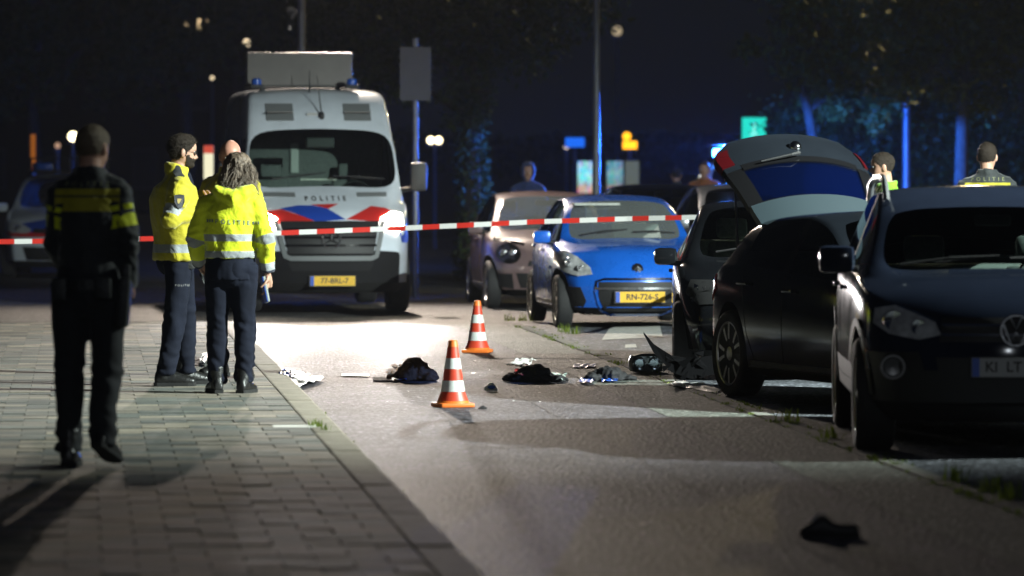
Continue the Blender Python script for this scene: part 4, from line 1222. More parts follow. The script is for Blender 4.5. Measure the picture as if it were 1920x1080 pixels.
# ---------------------------------------------------------------- police cars
def build_police(px, d, rz, H, label, lit):
    e = place_car('police_car', px, d, rz, label, 'car')
    S = spec_hatch(4.4, 1.82, H, P_WHITE, side_glass=M_GLASSD); C = car_body('police_car', S, e)
    hatch_details(C); interior(e, S); h = H / 1.445
    patch(C, [(-.80, .66 * h), (-.70, .74 * h), (-.1, .83 * h), (.05, .70 * h), (-.3, .60 * h)], 'front', M_PBLUE, 'blue_stripe', .003, skirt=.003)
    patch(C, [(-.86, .58 * h), (-.84, .66 * h), (-.4, .64 * h), (.1, .70 * h), (.1, .57 * h)], 'front', M_PRED, 'red_stripe', .0045, skirt=.003)
    patch(C, [(.2, .72 * h), (.5, .80 * h), (.80, .66 * h), (.84, .56 * h), (.3, .58 * h)], 'front', M_PRED, 'red_stripe', .003, skirt=.003)
    for s in (1, -1):
        patch(C, [(.9, .50), (.9, .72), (3.9, .72), (3.9, .50)], 'side', M_PBLUE, 'blue_stripe', .004, s=s, grid=.15, skirt=.004)
        patch(C, [(1.5, .74), (1.8, .86), (2.6, .86), (2.3, .74)], 'side', M_PRED, 'red_stripe', .004, s=s, grid=.15, skirt=.004)
    b = MB().box((0, 2.35, H + .035), (1.15, .28, .04), bev=.015).build('light_bar', M_BLACK, e)
    for x in (-.40, .40): MB().box((x, 2.35, H + .11), (.32, .26, .12), bev=.035).build('beacon_lens', M_BLUEON if lit else M_BLUEOFF, b, 40)
    MB().box((0, 2.35, H + .235), (1.28, .36, .025), bev=.01).build('beacon_cutoff_plate', M_BLACK, b)  # plate added over the bar to block the beacons' upward light
    for x in (-.60, 0, .60): MB().box((x, 2.35, H + .14), (.04, .20, .17)).build('light_bar_post', M_BLACK, b)
    if lit:
        for x in (-.40, .40): point('beacon_light', e, (x, 2.35, H + .196), 3200, (.02, .14, 1.0), .01)
    return e
build_police(108, 72.0, 0.02, 1.58, 'white striped police car at the left edge behind the walking officer', False)
build_police(1440, 68.0, 0.05, 1.78, 'police car with flashing blue roof lights behind the raised tailgate', True)
# ================================================================== people
M_SKIN = mat('skin', (0.46, 0.26, 0.18), 0.55, var=0.10, vscale=30)
M_SKINR = mat('skin_ruddy', (0.48, 0.235, 0.165), 0.5, var=0.10, vscale=30)
M_HAIRD = mat('hair_dark', (0.028, 0.021, 0.016), 0.6, var=0.35, vscale=90, bump=0.5, bscale=220, spec=.15)
M_HAIRG = mat('hair_grey', (0.15, 0.115, 0.075), 0.65, var=0.3, vscale=90, bump=0.4, bscale=220)
M_HAIRB = mat('hair_brown_grey', (0.15, 0.11, 0.078), 0.5, var=0.45, vscale=25, bump=0.6, bscale=120, stretch=(1, 1, .15))
M_NAVY = mat('uniform_navy', (0.007, 0.009, 0.018), 0.9, var=0.25, vscale=6, bump=0.35, bscale=9, spec=0.2)
M_NAVY2 = mat('uniform_black', (0.010, 0.012, 0.014), 0.85, var=0.25, vscale=6, bump=0.35, bscale=9, sheen=0.08)
M_BOOT = mat('boot_leather', (0.010, 0.010, 0.010), 0.38, var=0.2, vscale=25, bump=0.3, bscale=40)
M_SOLE = mat('boot_sole', (0.012, 0.012, 0.012), 0.9)
M_BADGE = mat('shoulder_badge', (0.02, 0.022, 0.03), 0.6)
M_GEAR = mat('belt_gear', (0.012, 0.014, 0.013), 0.5, bump=0.3, bscale=60)

def cloth_mat(name, base, zbands=(), abands=(), rough=0.75, xmax=None, sheen=0.25):
    """jacket cloth; bands of reflective tape by height on the trunk and along the sleeve"""
    m = mat(name, base, rough, sheen=sheen)
    nt = m.node_tree; b = nt.nodes['Principled BSDF']
    tc = nd(nt, 'ShaderNodeTexCoord'); sp = nd(nt, 'ShaderNodeSeparateXYZ'); nt.links.new(tc.outputs['Object'], sp.inputs[0])
    at = nd(nt, 'ShaderNodeAttribute', attribute_name='arm'); aa = nd(nt, 'ShaderNodeAttribute', attribute_name='along')
    nz = nd(nt, 'ShaderNodeTexNoise'); nz.inputs['Scale'].default_value = 7; nz.inputs['Detail'].default_value = 4
    nt.links.new(tc.outputs['Object'], nz.inputs['Vector'])
    mr = nd(nt, 'ShaderNodeMapRange'); mr.inputs['From Min'].default_value = .3; mr.inputs['From Max'].default_value = .7; mr.inputs['To Min'].default_value = .82; mr.inputs['To Max'].default_value = 1.12
    nt.links.new(nz.outputs['Fac'], mr.inputs['Value'])
    cur = nd(nt, 'ShaderNodeRGB'); cur.outputs[0].default_value = (*base, 1); col = cur.outputs[0]
    def between(sock, lo, hi):
        g = nd(nt, 'ShaderNodeMath', operation='GREATER_THAN'); l = nd(nt, 'ShaderNodeMath', operation='LESS_THAN'); p = nd(nt, 'ShaderNodeMath', operation='MULTIPLY')
        nt.links.new(sock, g.inputs[0]); g.inputs[1].default_value = lo
        nt.links.new(sock, l.inputs[0]); l.inputs[1].default_value = hi
        nt.links.new(g.outputs[0], p.inputs[0]); nt.links.new(l.outputs[0], p.inputs[1]); return p.outputs[0]
    def both(a, c):
        p = nd(nt, 'ShaderNodeMath', operation='MULTIPLY'); nt.links.new(a, p.inputs[0]); nt.links.new(c, p.inputs[1]); return p.outputs[0]
    def put(f, c):
        nonlocal col
        x = nd(nt, 'ShaderNodeMix', data_type='RGBA'); nt.links.new(f, x.inputs[0]); nt.links.new(col, x.inputs[6]); x.inputs[7].default_value = (*c, 1); col = x.outputs[2]
    trunk = between(at.outputs['Fac'], -1, .5); arm = between(at.outputs['Fac'], .5, 2)
    if xmax: trunk = both(trunk, between(sp.outputs[0], -xmax, xmax))
    for lo, hi, c in zbands: put(both(trunk, between(sp.outputs[2], lo, hi)), c)
    for lo, hi, c in abands: put(both(arm, between(aa.outputs['Fac'], lo, hi)), c)
    s = nd(nt, 'ShaderNodeVectorMath', operation='SCALE'); nt.links.new(col, s.inputs[0]); nt.links.new(mr.outputs[0], s.inputs['Scale'])
    nt.links.new(s.outputs[0], b.inputs['Base Color'])
    n2 = nd(nt, 'ShaderNodeTexNoise'); n2.inputs['Scale'].default_value = 11; n2.inputs['Detail'].default_value = 3; n2.inputs['Distortion'].default_value = .8
    nt.links.new(tc.outputs['Object'], n2.inputs['Vector'])
    bp = nd(nt, 'ShaderNodeBump'); bp.inputs['Strength'].default_value = .5; bp.inputs['Distance'].default_value = .03
    nt.links.new(n2.outputs['Fac'], bp.inputs['Height']); nt.links.new(bp.outputs[0], b.inputs['Normal'])
    return m
HV = (0.72, 0.80, 0.008); HVO = (0.58, 0.52, 0.010); HV_SHADE = (0.36, 0.32, 0.008); TAPE = (0.30, 0.32, 0.33)

# ---- skeleton, facing +Y, 1.80 m
def skeleton(**kw):
    J = dict(pelvis=(0, 0, .95), waist=(0, 0, 1.08), chest=(0, 0, 1.32), neck=(0, -.01, 1.50), head=(0, .015, 1.552),
             shL=(-.178, -.01, 1.415), shR=(.178, -.01, 1.415), elL=(-.235, -.03, 1.17), elR=(.235, -.03, 1.17), wrL=(-.235, .05, .93), wrR=(.235, .05, .93),
             hiL=(-.095, 0, .93), hiR=(.095, 0, .93), knL=(-.11, .02, .50), knR=(.11, .02, .50), anL=(-.12, -.02, .09), anR=(.12, -.02, .09), toeL=(-.15, 1), toeR=(.15, 1), heelL=0.0, heelR=0.0)
    J.update(kw)
    return {k: (Vector(v) if isinstance(v, tuple) and len(v) == 3 else v) for k, v in J.items()}
def seg_t(p, a, b):
    d = b - a; t = max(0, min(1, (p - a).dot(d) / d.length_squared)); return t, (a + d * t - p).length
def remeshed(mb, vox, sm=4, fac=.5):
    me = mb.mesh('r')
    return evaluated(me, [('REMESH', dict(mode='VOXEL', voxel_size=vox, use_smooth_shade=True)), ('SMOOTH', dict(factor=fac, iterations=sm))])
def wrinkle(me, fn):
    ns = [v.normal.copy() for v in me.vertices]
    for v, n in zip(me.vertices, ns): v.co += n * fn(v.co)

def make_trousers(J, parent, m, bag=1.0, seed=0):
    mb = MB()
    pv = J['pelvis']; n = 20
    rings = []
    for z, rx, ry, dy in ((-.16, .10, .095, 0), (-.10, .165, .115, -.01), (-.02, .178, .125, -.012), (.06, .168, .118, -.006), (.12, .158, .11, 0), (.15, .15, .10, 0)):
        rings.append([pv + Vector((rx * cos(2 * pi * k / n), ry * sin(2 * pi * k / n) + dy, z)) for k in range(n)])
    mb.rings(rings)
    for s in 'LR':
        h, k, a = J['hi' + s], J['kn' + s], J['an' + s]
        end = a + (k - a) * .02
        pts = [h + Vector((0, 0, .03)), h.lerp(k, .3), h.lerp(k, .7), k, k.lerp(end, .3), k.lerp(end, .65), k.lerp(end, .9), end - Vector((0, 0, .02))]
        mb.tube(pts, [x * (0.9 + .1 * bag) for x in (.108, .104, .088, .080, .080, .073, .070, .072)], 16)
    me = remeshed(mb, .012, 5)
    def f(p):
        q = p * 1.0; z = p.z
        low = smoothstep(.45, .12, z); knee = exp(-((z - .50) / .10) ** 2); hip = exp(-((z - .86) / .08) ** 2)
        d = noise.noise(Vector((p.x * 9 + seed, p.y * 9, z * 5))) * .014
        d += noise.noise(Vector((p.x * 11 + seed, p.y * 11 + p.x * 8, z * 24 + p.x * 10))) * .017 * (low + knee * .8 + hip * .5)
        return d * bag
    wrinkle(me, f)
    return link('trousers', me, m, parent, True)
def make_boots(J, parent, hi=.20):
    for s in 'LR':
        a = J['an' + s]; t = Vector((*J['toe' + s], 0)).normalized(); sd = Vector((t.y, -t.x, 0)); up = Vector((0, 0, 1)); pit = J['heel' + s]
        R = Matrix.Rotation(-pit, 3, sd)
        base = Vector((a.x, a.y, a.z - .09))
        piv = base + t * .15
        def q(f, x, z): 
            v = base + t * f + sd * x + up * z
            return piv + R @ (v - piv) if pit else v
        mb = MB(); n = 14
        prof = [(-.085, .030, .07, .035), (-.07, .038, .10, .05), (-.02, .042, .115, .055), (.04, .046, .105, .05), (.10, .050, .080, .04), (.15, .051, .064, .035), (.185, .046, .054, .03), (.205, .030, .045, .027)]
        rings = []
        for f_, w, h_, zc in prof:
            rings.append([q(f_, w * cos(2 * pi * k / n), max(.018, zc + (h_ - zc + .012) * sin(2 * pi * k / n))) for k in range(n)])
        mb.rings(rings)
        kn = J['kn' + s]; top = q(-.02, 0, .09); dirk = (kn - top).normalized()
        mb.tube([q(-.02, 0, .05), q(-.025, 0, .10), top + dirk * (hi - .09)], [.050, .050, .058], 12)
        o = link('boot', remeshed(mb, .009, 3), M_BOOT, parent, True)
        so = MB(); out = [(-.092, .030), (-.07, .040), (.0, .042), (.08, .050), (.15, .054), (.19, .045), (.212, .02)]
        poly = [(f_, w) for f_, w in out] + [(f_, -w) for f_, w in out[::-1]]
        V = [q(f_, w, .0) for f_, w in poly] + [q(f_, w, .026) for f_, w in poly]; k = len(poly)
        so.add(V, [list(range(k))[::-1], [k + i for i in range(k)]] + [(i, (i + 1) % k, k + (i + 1) % k, k + i) for i in range(k)])
        so.build('boot_sole', M_SOLE, o)
def make_jacket(J, parent, m, hem=.88, bulk=1.0, collar=.05, hood=False, seed=0, sleeve=1.0, openf=False, extra=None):
    mb = MB(); n = 22
    pv, ch, nk = J['pelvis'], J['chest'], J['neck']
    sh = (J['shR'] - J['shL']); sh = Vector((sh.x, sh.y, 0)).normalized(); fw = Vector((-sh.y, sh.x, 0))
    def spine(z):
        if z < ch.z:
            t = (z - pv.z) / (ch.z - pv.z); c = pv.lerp(ch, max(t, -.2))
        else: c = ch.lerp(nk, min((z - ch.z) / (nk.z - ch.z), 1.1))
        return Vector((c.x, c.y, z))
    prof = [(hem, .188, .142), (hem + .05, .190, .142), (1.02, .183, .136), (1.12, .184, .136), (1.24, .198, .144), (1.34, .206, .146), (1.42, .192, .130), (1.465, .155, .105), (1.51, .095, .085), (1.535, .075, .078)]
    prof = [p for p in prof if p[0] >= hem]
    tab = [(z, (rx, ry)) for z, rx, ry in prof]
    rings = []
    for z, rx, ry in prof:
        c = spine(z); b = bulk if z < 1.45 else 1
        rings.append([c + sh * (rx * b * cos(2 * pi * k / n)) + fw * (ry * b * sin(2 * pi * k / n)) for k in range(n)])
    mb.rings(rings)
    arms = {}
    for s in 'LR':
        a, e, w = J['sh' + s], J['el' + s], J['wr' + s]
        w2 = e.lerp(w, sleeve)
        pts = [a + (a - J['neck']) * -.25, a, a.lerp(e, .25), a.lerp(e, .6), e, e.lerp(w2, .4), e.lerp(w2, .8), w2]
        rd = [x * (0.4 + .6 * bulk) for x in (.070, .080, .078, .072, .066, .060, .055, .053)]
        mb.tube(pts, rd, 14); mb.blob(e, (rd[4] * 1.02,) * 3)
        mb.tube([J['neck'] + Vector((0, 0, .0)), J['neck'].lerp(a, .5) + Vector((0, 0, .004)), a + Vector((0, 0, .012))], [.066, .066, .070], 12)
        arms[s] = (a, e, w2)
    # stand-up collar
    c0 = nk + Vector((0, 0, -.015))
    cr = []
    for z, r, dy in ((0, .092, 0), (.03, .088, .0), (collar, .086, .004)):
        cr.append([c0 + sh * (r * cos(2 * pi * k / n)) + fw * ((r * 1.05) * sin(2 * pi * k / n) + dy) + Vector((0, 0, z + .02 - .02 * sin(2 * pi * k / n))) for k in range(n)])
    mb.rings(cr)
    if hood:
        b = nk - fw * .085
        mb.tube([b + sh * q_ * .15 + fw * (.07 * abs(q_) - .055) + Vector((0, 0, .03 - .075 * (1 - abs(q_)))) for q_ in (-1, -.75, -.4, 0, .4, .75, 1)], [.045, .058, .066, .070, .066, .058, .045], 12)
        mb.blob(b + Vector((0, 0, -.10)) - fw * .03, (.12, .06, .085))
        mb.blob(nk + sh * .10 + Vector((0, 0, -.01)), (.06, .09, .06)); mb.blob(nk - sh * .10 + Vector((0, 0, -.01)), (.06, .09, .06))
    if extra: extra(mb)
    me = remeshed(mb, .011, 4)
    def f(p):
        d = noise.noise(Vector((p.x * 7 + seed, p.y * 7, p.z * 7))) * .012
        d += noise.noise(Vector((p.x * 13 + seed, p.y * 13, p.z * 9 + p.x * 14))) * .008
        for s in 'LR':
            t, dd = seg_t(p, arms[s][0], arms[s][1]); t2, d2 = seg_t(p, arms[s][1], arms[s][2])
            de = (p - arms[s][1]).length
            if min(dd, d2) < .12:
                d += noise.noise(Vector((p.x * 8 + seed, p.y * 8, p.z * 34 + p.y * 18))) * (.006 + .009 * exp(-(de / .10) ** 2))
        low = smoothstep(1.15, hem, p.z)
        d += noise.noise(Vector((p.x * 16 + seed, p.y * 16, p.z * 5))) * .009 * low
        return d
    wrinkle(me, f)
    aa = me.attributes.new('arm', 'FLOAT', 'POINT'); al = me.attributes.new('along', 'FLOAT', 'POINT')
    for i, v in enumerate(me.vertices):
        p = v.co; c = spine(min(max(p.z, hem), 1.5)); rx = interp([(z, a) for z, (a, b) in tab], p.z); ry = interp([(z, b) for z, (a, b) in tab], p.z)
        d = p - c; e_ = sqrt((d.dot(sh) / rx) ** 2 + (d.dot(fw) / ry) ** 2)
        tors = abs(e_ - 1) * min(rx, ry); best = None
        for s in 'LR':
            t, dd = seg_t(p, arms[s][0], arms[s][1]); t2, d2 = seg_t(p, arms[s][1], arms[s][2])
            cand = (dd, t) if dd < d2 else (d2, 1 + t2)
            if best is None or cand[0] < best[0]: best = cand
        armd = abs(best[0] - .07)
        aa.data[i].value = 1.0 if (best[1] > .12 and armd < tors and best[0] < .12) else 0.0
        al.data[i].value = best[1]
    return link('jacket', me, m, parent, True), arms
def hand(mb, w, d, nrm, side, curl=.5, s=1.0):
    """palm, four fingers and thumb; d = finger direction, nrm = palm side, side = thumb side"""
    d = d.normalized(); nrm = (nrm - d * nrm.dot(d)).normalized(); sd = d.cross(nrm).normalized() * side
    mb.tube([w - d * .02, w + d * .02, w + d * .055, w + d * .09], [(.026 * s, .020 * s), (.036 * s, .018 * s), (.042 * s, .017 * s), (.038 * s, .013 * s)], 10)
    for k, (o, l) in enumerate(((.030, .070), (.010, .080), (-.010, .074), (-.029, .058))):
        p = w + d * (.085 * s) + sd * o * s; dr = d.copy(); pts = [p - d * .02, p]
        for j in range(3):
            c = curl * (.55 + .25 * j); dr = (dr * cos(c) + nrm * sin(c)).normalized(); pn = pts[-1] + dr * l * s * (.42 - .06 * j); 
            nrm2 = (nrm * cos(c) - d * sin(c)); pts.append(pn)
        mb.tube(pts, [.0095 * s, .0095 * s, .009 * s, .0085 * s, .007 * s], 8)
    p = w + d * .03 * s + sd * .034 * s
    mb.tube([w + d * .01 + sd * .02, p, p + (d * .6 + sd * .6 + nrm * .4) * .035 * s, p + (d * 1.0 + sd * .55 + nrm * .9) * .055 * s], [.014 * s, .013 * s, .011 * s, .009 * s], 8)
# ---- head
HF = [(0, .070), (.012, .088), (.03, .092), (.045, .088), (.055, .096), (.065, .096), (.075, .094), (.10, .090), (.118, .086), (.135, .098), (.16, .098), (.185, .090), (.21, .066), (.225, .040), (.235, .0)]
HB = [(0, .0), (.03, .030), (.06, .062), (.09, .082), (.12, .096), (.15, .102), (.18, .095), (.205, .074), (.225, .042), (.235, .0)]
HW = [(0, .022), (.02, .046), (.05, .062), (.08, .070), (.11, .075), (.14, .078), (.17, .074), (.20, .058), (.222, .032), (.235, .0)]
def head_pt(a, z, off=0.0):
    c, s = cos(a), sin(a)
    f = interp(HF, z) if c > 0 else interp(HB, z); w = interp(HW, z)
    y = f * (abs(c) ** .9) * (1 if c > 0 else -1); x = w * (abs(s) ** .9) * (1 if s > 0 else -1)
    an = (a + pi) % (2 * pi) - pi
    if off == 0 or True:
        nb = interp([(.066, 0), (.074, .020), (.084, .030), (.10, .020), (.122, .006), (.13, 0)], z)
        y += nb * exp(-(an / .17) ** 2)
        for sg in (-1, 1): y -= .008 * exp(-((an - sg * .36) / .16) ** 2 - ((z - .118) / .010) ** 2)
        y -= .004 * exp(-(an / .3) ** 2 - ((z - .058) / .004) ** 2)
    r = sqrt(x * x + y * y) or 1e-6
    k = (r + off) / r
    return Vector((x * k, y * k, z + off * max(0, (z - .15) / .085)))
def head_xf(J, yaw=0, pitch=0, roll=0):
    return Matrix.Translation(J['head']) @ Matrix.Rotation(yaw, 4, 'Z') @ Matrix.Rotation(pitch, 4, 'X') @ Matrix.Rotation(roll, 4, 'Y')
def shell(M, mask, off, name, m, parent, na=80, nz=56, amp=.004, seed=0, smooth=True):
    V = []; idx = {}; Fs = []
    def g(i, j, inner):
        key = (i % na, j, inner)
        if key not in idx:
            a = 2 * pi * (i % na) / na; z = .235 * j / nz
            o = -.004 if inner else off(a, z) + amp * noise.noise(Vector((cos(a) * 4 + seed, sin(a) * 4, z * 60)))
            idx[key] = len(V); V.append(M @ head_pt(a, z, o))
        return idx[key]
    inm = {}
    for i in range(na):
        for j in range(nz):
            a = 2 * pi * (i + .5) / na; a = (a + pi) % (2 * pi) - pi
            inm[i, j] = mask(abs(a), .235 * (j + .5) / nz + .006 * noise.noise(Vector((a * 9 + seed, j * .5, 0))))
    for (i, j), ok in inm.items():
        if not ok: continue
        Fs.append((g(i, j, 0), g(i + 1, j, 0), g(i + 1, j + 1, 0), g(i, j + 1, 0)))
        for (di, dj, p, q) in ((-1, 0, (i, j), (i, j + 1)), (1, 0, (i + 1, j), (i + 1, j + 1)), (0, -1, (i, j), (i + 1, j)), (0, 1, (i, j + 1), (i + 1, j + 1))):
            if not inm.get(((i + di) % na, j + dj), j + dj >= nz):
                Fs.append((g(*p, 0), g(*q, 0), g(*q, 1), g(*p, 1)))
    o = MB().add(V, Fs).build(name, m, parent)
    autosmooth(o, 60)
    return o
def make_body(J, parent, M, skin, hands=(), neck_r=.056):
    mb = MB(); na, nz = 36, 30
    rings = [[M @ head_pt(2 * pi * i / na, .235 * (j + .25) / (nz + .5)) for i in range(na)] for j in range(nz + 1)]
    mb.rings(rings)
    for s in (-1, 1):
        R = Matrix.Rotation(s * .35, 3, 'Z')
        mb.blob(M @ Vector((s * .079, -.005, .105)), (.010, .020, .033), rot=M.to_3x3() @ R)
    base = M @ Vector((0, -.015, .05))
    mb.tube([J['neck'] - Vector((0, 0, .10)), J['neck'], base], [neck_r * 1.2, neck_r, neck_r * .98], 16)
    # the body under the clothes, so that head and hands hang together
    mb.tube([J['neck'] - Vector((0, 0, .05)), J['chest'], J['pelvis']], [.05, .07, .07], 10)
    for s in 'LR':
        mb.tube([J['chest'] + Vector((0, 0, .08)), J['sh' + s], J['el' + s], J['wr' + s]], [.04, .035, .03, .028], 8)
        mb.tube([J['pelvis'], J['hi' + s], J['kn' + s], J['an' + s]], [.05, .05, .04, .03], 8)
    for h in hands: hand(mb, *h)
    me = remeshed(mb, .0065, 2, .4)
    return link('body', me, skin, parent, True)
def eyes(M, parent):
    for s in (-1, 1):
        p = M @ Vector((s * .031, .082, .119))
        MB().blob(p, (.011, .008, .008)).build('eye', mat('eye_white', (.7, .7, .68), .2), parent, 60)
def tufts(M, mask, n, ln, m, parent, seed=0, off=.006):
    random.seed(seed + 100); mb = MB(); k = 0
    while k < n:
        a = random.uniform(-pi, pi); z = random.uniform(.03, .234)
        if not mask(abs(a), z): continue
        k += 1
        p = head_pt(a, z, off); q = head_pt(a, z, off + .02); d = (q - p).normalized() + Vector((random.gauss(0, .25), -.35 + random.gauss(0, .25), random.gauss(.1, .25)))
        t = d.normalized() * ln * random.uniform(.5, 1.2); w = d.cross(Vector((random.gauss(0, 1), random.gauss(0, 1), random.gauss(0, 1)))).normalized() * .0016
        mb.add([M @ (p - w), M @ (p + w), M @ (p + t)], [(0, 1, 2)])
    o = mb.build('hair_strands', m, parent); o['kind'] = 'stuff'; return o
def buzz(a, z): return (z > interp([(0, .192), (.7, .185), (1.0, .15), (1.25, .13), (1.45, .105), (1.75, .105), (2.0, .08), (pi, .065)], a))
def lay_on(J, me, fwd, up, sgn=1): pass

def badge_on(bvh, o, d, txt, size, m, name, parent, sx, up, sp=1.4, bold=0.0, off=.004):
    """lettering laid on the cloth, seen along d"""
    me = text_mesh(txt, size, 0, 'CENTER', sp, bold)
    for v in me.vertices:
        q = o + sx * v.co.x + up * v.co.y - d * .5
        h = bvh.ray_cast(q, d)
        v.co = (h[0] - d * off) if h[0] is not None else o + sx * v.co.x + up * v.co.y
    return split_loose(link(name, me, m, parent), 'letter')
def quad_on(bvh, pts, d, m, name, parent, off=.005):
    V = []; n = 6; Fs = []
    a, b, c, e = [Vector(p) for p in pts]
    for i in range(n + 1):
        for j in range(n + 1):
            q = a.lerp(b, i / n).lerp(e.lerp(c, i / n), j / n) - d * .5
            h = bvh.ray_cast(q, d); V.append((h[0] - d * off) if h[0] is not None else q + d * .5)
    for i in range(n):
        for j in range(n):
            k = i * (n + 1) + j; Fs.append((k, k + 1, k + n + 2, k + n + 1))
    o = MB().add(V, Fs).build(name, m, parent); autosmooth(o, 80); return o
def bvh_of(o): return BVHTree.FromPolygons([v.co.copy() for v in o.data.vertices], [list(p.vertices) for p in o.data.polygons])
def place_person(px, py, rz, scale, label, group=None, z=KERB):
    p = ground(px, py, z)
    e = empty('person', p, rz, label, 'person', group); e.scale = (scale,) * 3
    return e

# ---------------------------------------------------------------- walking officer, nearest, back to the camera
def officer_walk():
    e = place_person(168, 876, radians(-4), 1.06, 'officer in black uniform with yellow back bands walking away on the pavement')
    J = skeleton(hiL=(-.10, 0, .93), hiR=(.095, 0, .93), knL=(-.115, .06, .50), anL=(-.115, .05, .09), knR=(.085, .035, .49), anR=(.075, -.085, .125), heelR=.36, toeL=(-.05, 1), toeR=(.22, 1),
                 shL=(-.152, -.01, 1.42), shR=(.155, -.01, 1.42), elL=(-.19, .03, 1.15), wrL=(-.14, .16, 1.0), elR=(.205, -.02, 1.15), wrR=(.185, .10, .95), head=(.01, .02, 1.552))
    M = head_xf(J, yaw=-.38, pitch=-.06)
    b = make_body(J, e, M, M_SKIN, [(J['wrL'], Vector((.3, .6, -.8)), Vector((1, .2, 0)), 1, .5), (J['wrR'], Vector((-.1, .6, -.8)), Vector((-1, .2, 0)), -1, .5)], .062)
    hs = shell(M, buzz, lambda a, z: .0015 + .003 * smoothstep(.10, .2, z), 'hair', M_HAIRG, e, amp=.002)
    tufts(M, buzz, 1100, .010, M_HAIRG, hs, 1, .002)
    m = cloth_mat('uniform_shirt', (0.014, 0.018, 0.019), [(1.418, 1.452, HV_SHADE), (1.335, 1.408, HV_SHADE)], [(.20, .30, HV), (.38, .62, HV)], xmax=.17)  # shade painted into the back bands, sleeve bands kept bright
    for s in (0,): make_trousers(J, e, M_NAVY2, 1.0, 1)
    make_boots(J, e)
    jk, arms = make_jacket(J, e, m, hem=.90, bulk=.86, collar=.05, seed=2)
    bv = bvh_of(jk)
    badge_on(bv, Vector((0, -.1, 1.476)), Vector((0, 1, 0)), 'POLITIE', .038, mat('dim_letter', (.20, .21, .10), .7), 'lettering', e, Vector((1, 0, 0)), Vector((0, 0, 1)), 1.9)
    # equipment belt
    n = 28; pv = J['pelvis']
    rg = lambda z, o: [pv + Vector(((.170 + o) * cos(2 * pi * k / n), (.13 + o) * sin(2 * pi * k / n), z)) for k in range(n)]
    MB().rings([rg(-.025, .006), rg(-.025, .016), rg(.03, .016), rg(.03, .006)], False).build('belt', M_GEAR, e)
    MB().box((.185, -.05, .86), (.07, .12, .26), bev=.025, rot=Matrix.Rotation(.08, 3, 'Y')).build('holster', M_GEAR, e, 50)
    MB().box((.20, -.06, 1.0), (.05, .06, .12), bev=.015).build('pistol_grip', M_GEAR, e, 50)
    MB().box((-.14, -.10, .93), (.08, .06, .12), bev=.015).build('pouch', M_GEAR, e, 50)
    MB().box((.09, -.14, .935), (.09, .05, .11), bev=.015).build('pouch', M_GEAR, e, 50)
    return e
officer_walk()

